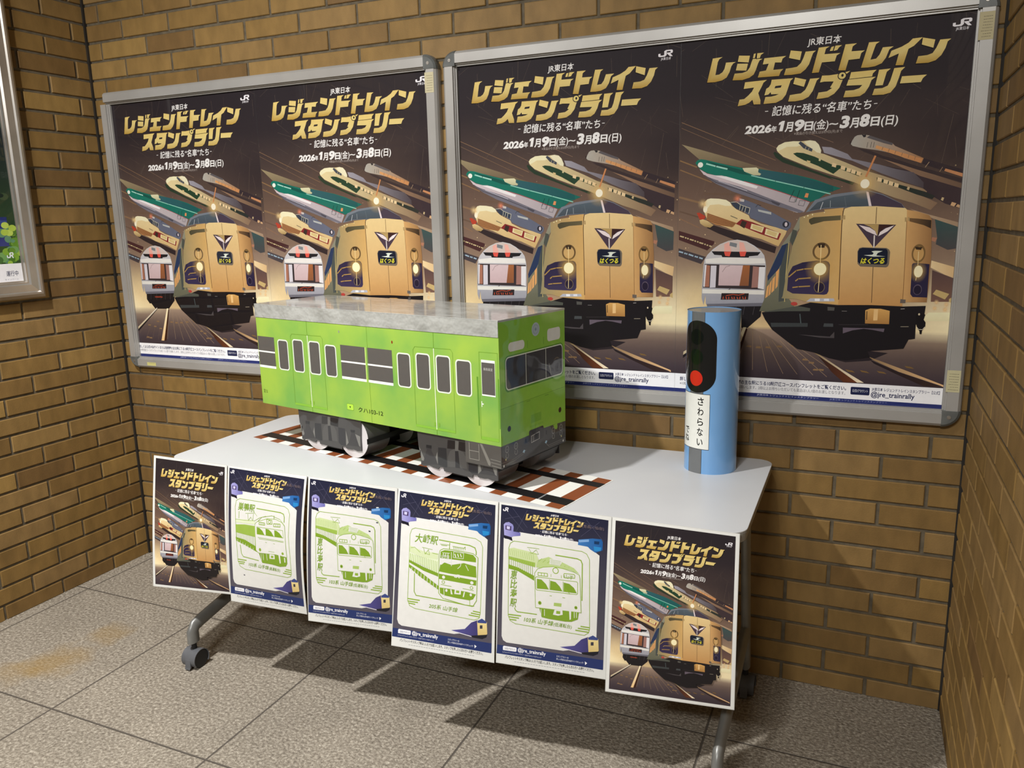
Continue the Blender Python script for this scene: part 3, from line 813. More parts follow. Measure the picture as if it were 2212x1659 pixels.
EBISU=[
('L','143,320 444,320 761,326 802,342 829,388 840,709 849,989 840,1026 803,1053 173,1044 125,1024 105,980 102,722 97,385 111,343 143,320','5','8fae3a'),
('L','528,390 721,394 754,404 767,433 774,750','9','8fae3a'),
('L','164,903 172,923 191,935 371,932','8','8fae3a'),
('L','106,970 224,967','10','8fae3a'),
('L','111,990 205,990','10','8fae3a'),
('L','120,1013 181,1011','10','8fae3a'),
('L','770,978 846,978','10','8fae3a'),
('L','747,998 845,998','10','8fae3a'),
('L','725,1019 840,1020','10','8fae3a'),
('P','100,390 145,378 353,398 375,446 357,520 340,481 100,456','cddba4'),
('P','100,458 241,471 345,481 347,521 242,506 101,482','9dba52'),
('P','102,529 191,545 338,596 340,639 192,577 103,566','7fa02c'),
('L','107,460 110,542','4','8fae3a'),
('L','125,463 128,546','4','8fae3a'),
('L','143,465 145,552','4','8fae3a'),
('L','161,468 163,556','4','8fae3a'),
('L','179,470 181,561','4','8fae3a'),
('L','197,472 199,566','4','8fae3a'),
('L','214,475 217,571','4','8fae3a'),
('L','232,477 235,576','4','8fae3a'),
('L','250,480 253,581','4','8fae3a'),
('L','268,482 271,586','4','8fae3a'),
('L','285,485 288,591','4','8fae3a'),
('L','303,487 306,596','4','8fae3a'),
('L','321,489 324,601','4','8fae3a'),
('L','106,392 115,444','2','8fae3a'),
('L','126,393 135,446','2','8fae3a'),
('L','145,396 155,448','2','8fae3a'),
('L','165,397 175,450','2','8fae3a'),
('L','185,399 195,452','2','8fae3a'),
('L','205,400 215,454','2','8fae3a'),
('L','225,402 235,457','2','8fae3a'),
('L','245,403 254,459','2','8fae3a'),
('L','264,405 274,461','2','8fae3a'),
('L','284,407 294,463','2','8fae3a'),
('L','304,409 314,465','2','8fae3a'),
('L','324,410 334,467','2','8fae3a'),
('L','269,358 378,356','4','8fae3a'),
('L','285,368 312,405 352,368 374,405 291,403','3','8fae3a'),
('P','357,520 376,451 467,414 550,440 592,444 695,479 743,522 655,500 511,493 388,520','bcd08a'),
('L','376,466 406,436','3','8fae3a'),
('L','415,468 441,442','3','8fae3a'),
('L','455,470 477,448','3','8fae3a'),
('L','494,473 512,454','3','8fae3a'),
('L','533,475 547,460','3','8fae3a'),
('L','572,477 582,465','3','8fae3a'),
('L','611,479 617,471','3','8fae3a'),
('L','650,481 652,477','3','8fae3a'),
('L','689,484 687,483','3','8fae3a'),
('P','478,428 560,428 586,447 572,479 477,476','e5e4df'),
('L','483,436 576,438','3','8fae3a'),
('L','484,448 576,450','3','8fae3a'),
('L','484,460 577,462','3','8fae3a'),
('L','485,472 577,474','3','8fae3a'),
('P','343,573 368,533 419,510 511,492 604,498 696,514 743,532 751,561 770,858 359,872 343,573','e5e4df'),
('L','343,573 368,533 419,510 511,492 604,498 696,514 743,532 751,561 770,858 359,872 343,573','5','8fae3a'),
('L','351,610 361,602 725,594 732,603 734,698 724,705 368,717 358,708 351,610','5','8fae3a'),
('P','365,618 407,619 449,653 476,697 368,704','7fa02c'),
('P','487,617 536,623 573,655 600,696 487,698','7fa02c'),
('P','608,616 659,621 701,650 728,694 610,697','7fa02c'),
('L','481,608 482,699','4','8fae3a'),
('L','602,609 605,700','4','8fae3a'),
('L','625,672 667,708 621,709','4','8fae3a'),
('O','533,524 561,523 533,552','8fae3a'),
('O','533,524 554,523 533,545','e5e4df'),
('L','374,562 459,559 462,585 375,588 374,562','6','8fae3a'),
('L','610,538 697,533 706,543 704,566 611,574 606,563 610,538','6','8fae3a'),
('L','405,563 406,589','5','8fae3a'),
('L','431,559 431,585','5','8fae3a'),
('L','493,560 493,582','4','8fae3a'),
('L','585,558 586,581','4','8fae3a'),
('L','486,750 504,750','5','8fae3a'),
('L','602,749 623,750','5','8fae3a'),
('O','397,826 413,826 398,843','8fae3a'),
('O','723,820 737,819 723,835','8fae3a'),
('O','397,826 405,826 398,834','5d7a1e'),
('O','723,820 730,820 723,828','5d7a1e'),
('P','526,805 595,802 592,832 524,834','a9c268'),
('P','394,874 523,870 750,861 742,921 686,950 630,956 485,955 417,949','7fa02c'),
('P','533,865 604,861 607,900 566,914 519,912','e5e4df'),
('P','549,873 585,872 584,898 548,899','8fae3a'),
('P','662,840 682,838 682,929 670,936','e5e4df'),
('L','409,880 411,936','5','e5e4df'),
('L','441,878 442,933','5','e5e4df'),
('L','709,862 711,912','5','e5e4df'),
('L','729,861 731,909','5','e5e4df'),
]
OSAKI=[
('L','194,330 472,338 798,347 849,370 869,414 868,785 863,1004 851,1045 808,1066 224,1050 168,1032 145,985 146,723 144,389 161,345 194,330','5','8fae3a'),
('L','441,404 744,414 795,428 809,462 808,488','9','8fae3a'),
('L','206,736 209,897 229,930 473,934 783,947 802,941','8','8fae3a'),
('L','148,970 267,970','10','8fae3a'),
('L','152,992 249,992','10','8fae3a'),
('L','161,1009 222,1012','10','8fae3a'),
('L','795,988 863,991','10','8fae3a'),
('L','776,1008 861,1011','10','8fae3a'),
('L','755,1028 858,1031','10','8fae3a'),
('P','146,492 288,526 434,524 439,574 370,593 257,581 149,548','d7e2b6'),
('P','146,549 257,586 442,579 444,706 294,653 147,620','e2ebc8'),
('P','147,620 295,666 444,701 445,731 296,699 148,643','7fa02c'),
('P','149,661 263,713 449,812 453,848 266,759 148,687','7fa02c'),
('L','157,563 156,630','4','8fae3a'),
('L','175,565 174,634','4','8fae3a'),
('L','193,568 192,639','4','8fae3a'),
('L','212,569 211,644','4','8fae3a'),
('L','230,572 229,649','4','8fae3a'),
('L','248,574 247,654','4','8fae3a'),
('L','266,577 265,659','4','8fae3a'),
('L','284,579 283,664','4','8fae3a'),
('L','302,582 302,669','4','8fae3a'),
('L','320,584 320,674','4','8fae3a'),
('L','338,587 338,679','4','8fae3a'),
('L','356,589 356,684','4','8fae3a'),
('L','374,591 374,688','4','8fae3a'),
('L','392,593 392,693','4','8fae3a'),
('L','410,596 410,698','4','8fae3a'),
('L','428,598 428,703','4','8fae3a'),
('L','178,683 176,714','5','e5e4df'),
('L','210,697 208,730','5','e5e4df'),
('L','242,712 240,747','5','e5e4df'),
('L','274,726 272,763','5','e5e4df'),
('L','306,740 304,779','5','e5e4df'),
('L','338,755 336,795','5','e5e4df'),
('L','370,769 368,812','5','e5e4df'),
('L','402,783 400,828','5','e5e4df'),
('L','433,798 432,844','5','e5e4df'),
('L','273,492 377,500','4','8fae3a'),
('L','287,495 306,550 338,505 351,549 300,540','4','8fae3a'),
('L','158,511 197,501 255,540','4','8fae3a'),
('L','378,530 435,534','5','8fae3a'),
('P','446,532 456,495 489,476 612,473 780,481 827,511 828,547 825,890 794,942 717,944 495,916 455,876 446,532','e5e4df'),
('L','446,532 456,495 489,476 612,473 780,481 827,511 828,547 825,890 794,942 717,944 495,916 455,876 446,532','6','8fae3a'),
('P','462,505 500,487 634,481 780,492 809,519 810,554 659,557 458,562','7fa02c'),
('P','461,623 505,597 572,609 693,576 811,590 819,688 553,688 452,683','7fa02c'),
('P','453,703 820,712 817,759 455,750','7fa02c'),
('P','470,571 565,569 566,591 504,595 470,624','e5e4df'),
('L','568,497 572,619','5','e5e4df'),
('L','590,489 688,490 687,539 588,541 590,489','4','e5e4df'),
('L','479,513 551,509','4','e5e4df'),
('L','490,517 491,542','6','e5e4df'),
('L','512,514 513,540','6','e5e4df'),
('L','535,511 536,537','6','e5e4df'),
('L','602,508 612,533','9','e5e4df'),
('L','630,505 639,529','9','e5e4df'),
('L','657,501 667,526','9','e5e4df'),
('L','666,582 661,608 634,634','5','e5e4df'),
('L','711,592 740,637','5','e5e4df'),
('O','499,728 514,728 499,742','e5e4df'),
('O','776,739 792,739 777,753','e5e4df'),
('O','498,772 514,772 499,787','8fae3a'),
('O','498,772 508,772 498,782','e5e4df'),
('O','774,784 790,784 775,799','8fae3a'),
('O','774,784 784,784 775,794','e5e4df'),
('L','473,796 579,801','5','8fae3a'),
('L','690,802 795,806','5','8fae3a'),
('P','463,825 602,823 735,826 818,836 792,884 759,898 649,897 516,889 469,875','7fa02c'),
('P','613,816 674,817 672,859 609,862','e5e4df'),
('P','627,827 658,827 656,849 625,849','8fae3a'),
('P','569,827 580,826 593,869 576,869','e5e4df'),
('P','702,830 713,829 703,877 692,877','e5e4df'),
('O','531,842 542,842 531,855','e5e4df'),
('O','769,847 780,848 769,860','e5e4df'),
('L','505,830 512,919','5','e5e4df'),
('L','759,898 763,938','5','8fae3a'),
('L','465,448 521,446','5','8fae3a'),
('L','548,417 547,474','6','8fae3a'),
('L','577,444 689,446 700,432 701,460','5','8fae3a'),
('L','453,439 543,438','4','8fae3a'),
('L','588,448 589,466','4','8fae3a'),
('L','604,447 605,465','4','8fae3a'),
('L','620,448 620,465','4','8fae3a'),
('L','635,448 636,465','4','8fae3a'),
('L','651,447 652,464','4','8fae3a'),
('L','667,447 667,464','4','8fae3a'),
('L','682,447 683,464','4','8fae3a'),
]
SUGAMO=[
('L','168,315 470,314 759,323 804,344 826,389 819,612 840,823 848,995 835,1028 792,1044 224,1042 156,1019 129,967 116,704 104,403 120,336 168,315','5','8fae3a'),
('L','395,386 706,388 748,398 761,428 760,479','9','8fae3a'),
('L','169,790 184,882 207,909 415,921','8','8fae3a'),
('L','127,947 247,944','10','8fae3a'),
('L','135,970 223,967','10','8fae3a'),
('L','150,988 212,986','10','8fae3a'),
('L','777,960 846,961','10','8fae3a'),
('L','760,982 846,983','10','8fae3a'),
('L','739,1005 843,1005','10','8fae3a'),
('L','158,444 156,515','6','8fae3a'),
('P','117,530 278,515 379,519 372,552 113,563','dfe8c4'),
('P','113,585 236,569 378,567 382,680 233,673 117,666','9dba52'),
('P','109,716 232,727 401,781 406,835 231,782 115,754','7fa02c'),
('L','121,584 125,725','4','8fae3a'),
('L','142,584 146,729','4','8fae3a'),
('L','163,583 168,733','4','8fae3a'),
('L','184,582 188,736','4','8fae3a'),
('L','206,582 210,740','4','8fae3a'),
('L','226,581 230,744','4','8fae3a'),
('L','248,581 252,747','4','8fae3a'),
('L','268,580 272,751','4','8fae3a'),
('L','290,580 294,755','4','8fae3a'),
('L','310,579 314,759','4','8fae3a'),
('L','332,579 336,762','4','8fae3a'),
('L','352,578 356,766','4','8fae3a'),
('L','374,578 378,770','4','8fae3a'),
('L','136,735 138,767','4','e5e4df'),
('L','171,745 173,779','4','e5e4df'),
('L','207,756 209,791','4','e5e4df'),
('L','242,766 244,802','4','e5e4df'),
('L','277,777 279,814','4','e5e4df'),
('L','312,787 314,825','4','e5e4df'),
('L','347,798 349,837','4','e5e4df'),
('L','246,455 374,436 400,463','4','8fae3a'),
('L','279,456 285,525 319,483 345,518 354,447','4','8fae3a'),
('L','114,531 237,526 372,514 440,474 521,448','4','8fae3a'),
('P','374,552 399,522 467,497 547,468 653,463 731,483 768,517 776,617 797,831 648,823 417,839 386,815 374,552','e5e4df'),
('L','374,552 399,522 467,497 547,468 653,463 731,483 768,517 776,617 797,831 648,823 417,839 386,815 374,552','5','8fae3a'),
('L','413,515 467,465 600,433 705,456 768,512','4','8fae3a'),
('L','401,572 746,563 756,636 405,645 401,572','5','8fae3a'),
('P','406,576 438,578 478,603 504,640 407,642','7fa02c'),
('P','519,574 559,576 598,598 631,642 524,642','7fa02c'),
('P','635,574 665,576 704,595 746,634 640,641','7fa02c'),
('L','416,678 758,673','5','8fae3a'),
('L','429,690 758,682','4','8fae3a'),
('L','433,521 506,519 508,540 432,544 433,521','7','8fae3a'),
('L','533,478 600,478 606,517 539,525 533,478','7','8fae3a'),
('L','626,509 711,503 711,532 625,539 626,509','7','8fae3a'),
('L','453,526 452,542','4','8fae3a'),
('L','473,523 472,539','4','8fae3a'),
('L','493,521 493,537','4','8fae3a'),
('L','649,514 649,533','5','8fae3a'),
('L','672,512 672,530','5','8fae3a'),
('L','692,509 691,527','5','8fae3a'),
('O','570,499 589,499 570,516','8fae3a'),
('O','570,499 582,499 570,510','e5e4df'),
('O','442,802 457,803 442,819','8fae3a'),
('O','744,799 759,799 744,813','8fae3a'),
('L','516,714 536,716','4','8fae3a'),
('L','623,713 643,714','4','8fae3a'),
('L','555,803 635,800','4','8fae3a'),
('P','426,843 648,828 797,835 800,894 780,927 700,943 593,934 465,936','7fa02c'),
('P','568,829 635,828 637,873 567,878','e5e4df'),
('P','588,842 621,841 618,865 585,865','8fae3a'),
('P','688,823 708,822 716,905 701,908','e5e4df'),
('P','761,840 774,838 778,886 764,888','e5e4df'),
('L','453,844 460,909','5','e5e4df'),
('L','481,841 487,905','5','e5e4df'),
('L','528,834 535,899','5','e5e4df'),
('L','627,429 629,466','6','8fae3a'),
]
# ------------------------------------------------------------------ brick walls, floor
BL, BH, JT = 0.2425, 0.0706, 0.0095
def brick_wall(name, fn, a0, a1, z1, even_off, odd_off, seed):
    """fn(a, z, d): a along the wall, z up, d out of the wall (mortar at -0.005)"""
    rnd = random.Random(seed); V = []; F = []; MI = []; SH = []
    def quadset(vs, fs, mi, sh):
        b = len(V); V.extend(fn(*v) for v in vs); F.extend(tuple(i + b for i in f) for f in fs); MI.extend([mi] * len(fs)); SH.extend([sh] * len(fs))
    quadset([(a0, 0, -0.005), (a1, 0, -0.005), (a1, z1, -0.005), (a0, z1, -0.005)], [(0, 1, 2, 3)], 1, 0.5)
    k = -1
    while True:
        zb = 0.058 + k * BH; zt = zb + BH
        if zb > z1: break
        off = even_off if k % 2 == 0 else odd_off
        i = math.floor((a0 - off) / BL)
        while off + i * BL < a1:
            l = max(a0, off + i * BL + JT / 2); r = min(a1, off + (i + 1) * BL - JT / 2)
            b_ = max(0.0, zb + JT / 2); t_ = min(z1, zt - JT / 2)
            i += 1
            if r - l < 0.012 or t_ - b_ < 0.01: continue
            j = lambda: rnd.uniform(-0.0008, 0.0008)
            l += j(); r += j(); b_ += j(); t_ += j()
            c = 0.0022; d = rnd.uniform(-0.0006, 0.0006)
            vs = [(l, b_, -0.005), (r, b_, -0.005), (r, t_, -0.005), (l, t_, -0.005),
                  (l, b_, d - c), (r, b_, d - c), (r, t_, d - c), (l, t_, d - c),
                  (l + c, b_ + c, d), (r - c, b_ + c, d), (r - c, t_ - c, d), (l + c, t_ - c, d)]
            fs = [(8, 9, 10, 11), (4, 5, 9, 8), (5, 6, 10, 9), (6, 7, 11, 10), (7, 4, 8, 11), (0, 1, 5, 4), (1, 2, 6, 5), (2, 3, 7, 6), (3, 0, 4, 7)]
            quadset(vs, fs, 0, min(1, max(0, rnd.gauss(0.5, 0.24))))
        k += 1
    me = bpy.data.meshes.new(name); me.from_pydata(V, [], F)
    me.materials.append(M_BRICK); me.materials.append(M_MORTAR)
    me.polygons.foreach_set('material_index', MI)
    at = me.attributes.new('shade', 'FLOAT', 'FACE'); at.data.foreach_set('value', SH)
    bm = bmesh.new(); bm.from_mesh(me); bmesh.ops.recalc_face_normals(bm, faces=bm.faces); bm.to_mesh(me); bm.free()
    o = link(name, me); o['kind'] = 'structure'
    return o
XR = 3.191
brick_wall('wall_back', lambda a, z, d: (a, -d, z), 0.004, XR, 3.0, 0.198, 0.0767, 1)
brick_wall('wall_left', lambda a, z, d: (d, -a, z), 0.004, 2.6, 3.0, 0.064 - BL, 0.186 - BL, 2)
brick_wall('wall_right', lambda a, z, d: (XR - d, -a, z), 0.004, 2.0, 3.0, 0.02, 0.14, 3)
m = MB(); m.box(-0.02, XR + 0.02, -3.6, 0.02, -0.06, 0.0)
fl = m.build('floor', M_FLOOR); fl['kind'] = 'structure'
m = MB(); m.box(-0.004, 0.008, -0.008, 0.004, 0.0, 3.0)
c = m.build('trim_1', M_CAULK); c['kind'] = 'structure'
m = MB(); m.box(XR - 0.004, XR + 0.004, -0.004, 0.004, 0.0, 3.0)
c = m.build('trim_2', M_CAULK); c['kind'] = 'structure'

# ------------------------------------------------------------------ notice boards on the back wall
OZ0, OZ1 = 0.9153, 1.9353           # opening
FW, FD = 0.047, 0.030
PROF = [(0, 0), (0, .016), (.003, .024), (.010, .030), (.038, .030), (.0385, .023), (.0420, .023), (.0425, .017), (FW, .017), (FW, 0)]
def sticker(parent, x0, x1, z0, z1, y, tone, lines, seed):
    p = Print(); W_ = (x1 - x0) * 1000; H_ = (z1 - z0) * 1000; rr = random.Random(seed)
    p.rect(0, 0, W_, H_, tone)
    for i in range(lines):
        yy = H_ * (0.16 + 0.72 * i / max(1, lines - 1)); xx = W_ * rr.uniform(0.15, 0.3)
        while xx < W_ * 0.85:
            l = rr.uniform(1.5, 4.0); p.rect(xx, yy, min(xx + l, W_ * .88), yy + 1.1, '6b6350'); xx += l + rr.uniform(.6, 1.6)
    return p.build('notice_sticker', [M_CARD, M_CARD], lambda a, b, h: (x0 + a / 1000, y - 0.0004 - h, z1 - b / 1000), parent, gap=1e-4)
def board(ox0, ox1, caps, label, stickers):
    cx = (ox0 + ox1) / 2
    root = empty('notice_board', (cx, 0, OZ0 - FW)); tag(root, label, 'notice board', 'aluminium notice boards on the back wall')
    T = lambda x, y, z: (x - cx, y, z - (OZ0 - FW))
    x0, x1, z0, z1 = ox0 - FW, ox1 + FW, OZ0 - FW, OZ1 + FW
    m = MB(); m.prism(PROF, lambda a, d, t: T(t, -d, z1 - a), ox0 - (FW * .4 if 'TL' not in caps else 0), ox1); m.build('top_rail', M_ALU, root)
    m = MB(); m.prism(PROF, lambda a, d, t: T(t, -d, z0 + a), ox0, ox1); m.build('bottom_rail', M_ALU, root)
    m = MB(); m.prism(PROF, lambda a, d, t: T(x0 + a, -d, t), OZ0, OZ1); m.build('side_rail', M_ALU, root)
    m = MB(); m.prism(PROF, lambda a, d, t: T(x1 - a, -d, t), OZ0, OZ1); m.build('side_rail', M_ALU, root)
    m = MB(); m.box(ox0 - .01 - cx, ox1 + .01 - cx, -.009, -.001, FW - .01, FW + OZ1 - OZ0 + .01); m.build('backing_board', M_CAP, root)
    for nme, sx, sz, px, pz in (('TL', -1, 1, ox0, OZ1), ('TR', 1, 1, ox1, OZ1), ('BL', -1, -1, ox0, OZ0), ('BR', 1, -1, ox1, OZ0)):
        if nme not in caps: continue
        m = MB(); n = 8; R = FW + .001
        def ring(rad, d):
            return [T(px, -d, pz)] + [T(px + sx * rad * math.cos(PI/2*i/n), -d, pz + sz * rad * math.sin(PI/2*i/n)) for i in range(n + 1)]
        rs = [ring(R, 0.0), ring(R, .018), ring(R * .95, .026), ring(R * .82, .031)]
        N = n + 2; vs = [v for r in rs for v in r]; fs = []
        for k in range(3):
            for i in range(N): fs.append((k*N + i, k*N + (i+1) % N, (k+1)*N + (i+1) % N, (k+1)*N + i))
        fs += [tuple(range(N)), tuple(range(3*N, 4*N))]
        m.add(vs, fs)
        cp = m.build('corner_cap', M_CAP, root)
        m2 = MB(); sp = T(px + sx * .018, 0, pz + sz * .018)
        m2.cyl((sp[0], -.0305, sp[2]), (sp[0], -.0325, sp[2]), .006, .005, 14); m2.box(sp[0] - .004, sp[0] + .004, -.0331, -.0325, sp[2] - .0006, sp[2] + .0006)
        m2.build('screw', M_ALU2, cp)
    for (sx0, sx1, sz0, sz1, tone, ln, sd) in stickers:
        s_ = sticker(root, sx0 - cx, sx1 - cx, sz0 - (OZ0 - FW), sz1 - (OZ0 - FW), -.030, tone, ln, sd)
    return root
LBX0, LBX1 = 0.1042, 1.5536
RBX0, RBX1 = 1.6687, 3.1251
board(LBX0, LBX1, ('TR', 'BL', 'BR'), 'aluminium notice board near the left corner, missing its upper left grey corner cap',
      [(LBX1 + .004, LBX1 + .037, 1.862, 1.925, 'cdc3a0', 7, 4), (LBX0 + .055, LBX0 + .105, OZ0 - .034, OZ0 - .020, 'd2cb86', 1, 5)])
board(RBX0, RBX1, ('TL', 'TR', 'BL', 'BR'), 'aluminium notice board beside the right wall with all grey corner caps and two stickers',
      [(RBX1 + .004, RBX1 + .037, 1.860, 1.925, 'bdb28c', 8, 6), (RBX1 + .004, RBX1 + .037, .968, 1.028, 'cdc59e', 7, 7)])

# ------------------------------------------------------------------ the event posters
def bgcol(u, v):
    st = [(0, '2a2428'), (240, '30282b'), (400, '4a3c38'), (600, '6e574a'), (850, '8b7260'), (1040, 'b39474'), (1112, 'd8ba88'), (1124, '9c8472'), (1200, '65544e'), (1290, '463a40'), (1320, '3d3238')]
    for (a, ca), (b, cb) in zip(st, st[1:]):
        if v <= b: break
    t = min(1, max(0, (v - a) / (b - a))); ca = hx(ca); cb = hx(cb)
    c = [ca[i] + (cb[i] - ca[i]) * t for i in range(3)]
    k = min(1, max(0, (u - 600) / 350)) * min(1, max(0, (700 - v) / 200)) * min(1, max(0, (v - 250) / 150))
    d = hx('2e2529'); c = [c[i] + (d[i] - c[i]) * k * .8 for i in range(3)]
    for gx, gy in ((30, 1105), (985, 1105)):
        g = math.exp(-(((u - gx) / 170) ** 2 + ((v - gy) / (140 if v < gy else 28)) ** 2)); e = hx('fff0c4')
        c = [c[i] + (e[i] - c[i]) * g * .9 for i in range(3)]
    return tuple(c) + (1.0,)
LOGO_TEXT = [('JR東日本', 454, 566, 91, 21, 0.012, .1), ('記憶に残る“名車”たち', 341, 676, 323, 27, 0.012, .16), ('-', 317, 328, 312, 14, .01, 0), ('-', 686, 697, 312, 14, .01, 0)]
DATE_TEXT = [('2026', 246, 341, 383, 27, .045, .16), ('年', 341, 360, 382, 17, .03, .1), ('月', 389, 417, 382, 27, .03, .1), ('9', 420, 455, 382, 36, .05, .16), ('日', 457, 486, 382, 25, .035, .1),
             ('(金)', 488, 539, 381, 27, .01, .1), ('~', 542, 572, 377, 24, .02, 0), ('3', 577, 607, 382, 39, .05, .16), ('月', 610, 639, 382, 27, .03, .1), ('8', 641, 673, 381, 39, .05, .16), ('日', 678, 707, 380, 25, .035, .1), ('(日)', 712, 766, 380, 27, .02, .1)]
JR_LOGO = [[(0, 45), (16, 40), (16, 72), (36, 72), (42, 66), (42, 22), (54, 10), (92, 10), (100, 20), (100, 50), (92, 58), (100, 96), (82, 96), (58, 58), (58, 46), (84, 46), (84, 26), (60, 26), (58, 30), (58, 74), (48, 90), (8, 90), (0, 82)]]
def jr_logo(p, x0, y0, x1, y1, c='f2eef2'):
    W_, H_ = (x1 - x0) / 100.0, (y1 - y0) / 100.0
    f = lambda a: [(x0 + x * W_, y0 + y * H_) for x, y in a]
    p.poly(f([(0, 52), (15, 48), (15, 78), (34, 78), (41, 70), (41, 18), (54, 4), (92, 4), (100, 14), (100, 46), (92, 56), (82, 56), (100, 100), (82, 100), (60, 56), (60, 44), (84, 44), (84, 22), (62, 22), (58, 26), (58, 76), (46, 98), (10, 98), (0, 88)]), c)
def lettering(p, texts, c='f4f1ee'):
    if texts is not LOGO_TEXT: p.poly([(380, 346), (389, 346), (382, 382), (370, 382), (375, 358), (367, 360), (369, 352)], c)
    for body, a, b, base, h, bold, sh in texts: p.text(body, a, b, base, h, c, bold, sh)
def poster_art(strip=True):
    p = Print(); qs = []; nu, nv = 22, 40
    us = [-30 + 1060 * i / nu for i in range(nu + 1)]; vs = sorted(set([-10 + 1330 * i / nv for i in range(nv + 1)] + [1112, 1124]))
    vs += [1365] if not strip else []
    for u0, u1 in zip(us, us[1:]):
        for v0, v1 in zip(vs, vs[1:]): qs.append([((u, v), bgcol(u, v)) for u, v in ((u0, v0), (u1, v0), (u1, v1), (u0, v1))])
    p._add(qs)
    rr = random.Random(3); scr = []
    for i in range(95):
        u = rr.uniform(-20, 1000); v = rr.uniform(10, 640); L_ = rr.uniform(40, 170); a = math.radians(rr.choice((rr.uniform(105, 150), rr.uniform(15, 40), rr.uniform(80, 100))))
        dx, dy = math.cos(a) * L_, math.sin(a) * L_; n = (-math.sin(a) * .45, math.cos(a) * .45); col = hx('a08a74') + (rr.uniform(.12, .34),)
        scr.append([((u + n[0], v + n[1]), col), ((u + dx + n[0], v + dy + n[1]), col), ((u + dx - n[0], v + dy - n[1]), col), ((u - n[0], v - n[1]), col)])
    p._add(scr, 1)
    dots = []
    for i in range(90):
        u = rr.uniform(0, 1000); v = rr.uniform(520, 1110); r = rr.uniform(.8, 2.6); col = hx('ffe0ac') + (rr.uniform(.3, .9),)
        dots.append([((u + r * math.cos(t * PI / 4), v + r * math.sin(t * PI / 4)), col) for t in range(8)])
    p._add(dots, 1)
    p.art(ART)
    p.text('はくつる', 676, 755, 866, 17, 'e6dc3c', .03, .2)
    p.text('CASSIOPEIA', 190, 247, 1058, 7, 'd8583a', .01, 0)
    lettering(p, LOGO_TEXT + DATE_TEXT)
    jr_logo(p, 912, 55, 968, 80); p.text('JR東日本', 922, 962, 91, 8, 'e6e2e6', .01)
    p.text('※賞品の引き換えは3月9日(月)まで', 423, 588, 398, 8.5, 'b9aca4', 0)
    if strip:
        p.rect(-30, 1317, 1030, 1379, 'fcfbfd'); p.rect(-30, 1379, 1030, 1430, '2b3470')
        p.text('詳しくは公式WEBサイトまたは首都圏の主な駅にある10駅周遊コースパンフレットをご覧ください。', 22, 656, 1345, 13, '2c3058', .022)
        p.text('※10駅周遊コースパンフレットはお一人1部でお願いします。2冊以上お持ちいただいても賞品は1人1個のお渡しとなります。', 22, 654, 1363, 10.5, '4b4c5c', .0)
        p.rrect(672, 1331, 738, 1361, 4, '20264c'); p.text('公式Xアカウント', 678, 732, 1350, 9, 'd8dae6', .01)
        p.text('JR東日本 レジェンドトレインスタンプラリー【公式】', 745, 972, 1341, 10, '2e3260', .015)
        p.text('@jre_trainrally', 743, 891, 1364, 19, '2c3058', .02)
        p.text('JR東日本 レジェンドトレインスタンプラリー', 330, 560, 1388, 6, 'c8ccea', 0); p.text('JR東日本 レジェンドトレインスタンプラリー', 600, 800, 1388, 6, '9aa0cc', 0)
    return p
PA = poster_art()
PZ = 1.961
def wall_poster(px, c0, c1, label):
    o = PA.build('poster', [M_POSTER, M_POSTERG], lambda u, v, h: (u * .00075 + (px - c0), -.0002 - h, PZ - v * .00075 - OZ0), None,
                 clip=((c0 - px) / .00075, (PZ - OZ1) / .00075, (c1 - px) / .00075, (PZ - OZ0) / .00075), gap=2e-5)
    o.location = (c0, -.0092, OZ0)
    # paper behind the ink
    me = o.data
    tag(o, label, 'poster', 'train stamp rally posters in the wall frames'); return o
wall_poster(.083, LBX0 + .0005, .8335, 'night-blue train event poster at the left end of the frame near the left corner')
wall_poster(.827, .8340, LBX1 - .0005, 'train event poster behind the green model train, its corner logo cut by the frame')
wall_poster(1.639, RBX0 + .0005, 2.3888, 'train event poster in the frame beside the right wall, left of the blue signal tube')
wall_poster(2.389, 2.3893, RBX1 - .0005, 'train event poster beside the right wall, behind and right of the blue signal tube')

# ------------------------------------------------------------------ framed poster on the left wall
root = empty('notice_board', (0, -.80, 1.20)); tag(root, 'brushed steel picture frame on the left wall, holding a green leafy poster', 'notice board')
fy0, fy1, fz0, fz1 = -1.28, -.348, 1.200, 2.56
FP = [(0, 0), (0, .028), (.004, .034), (.014, .040), (.022, .040), (.026, .034), (.050, .030), (.056, .024), (.060, .024), (.062, .012), (.066, .012), (.066, 0)]
q = lambda x, y, z: (x, y + .80, z - 1.20)
# mitred rails
for nme, fn in (('bottom_rail', lambda a, d, t: q(d, (fy0 + a) if t == 0 else (fy1 - a), fz0 + a)), ('top_rail', lambda a, d, t: q(d, (fy0 + a) if t == 0 else (fy1 - a), fz1 - a)),
                ('side_rail', lambda a, d, t: q(d, fy1 - a, (fz0 + a) if t == 0 else (fz1 - a))), ('side_rail', lambda a, d, t: q(d, fy0 + a, (fz0 + a) if t == 0 else (fz1 - a)))):
    m = MB(); m.prism(FP, fn, 0, 1); m.build(nme, M_ALU2, root)
p = Print(); rr = random.Random(11)
py1, pz0 = fy1 - .066, fz0 + .066          # right edge and lower edge of the picture
W_, H_ = (py1 - fy0 - .066) * 1000, (fz1 - fz0 - .132) * 1000
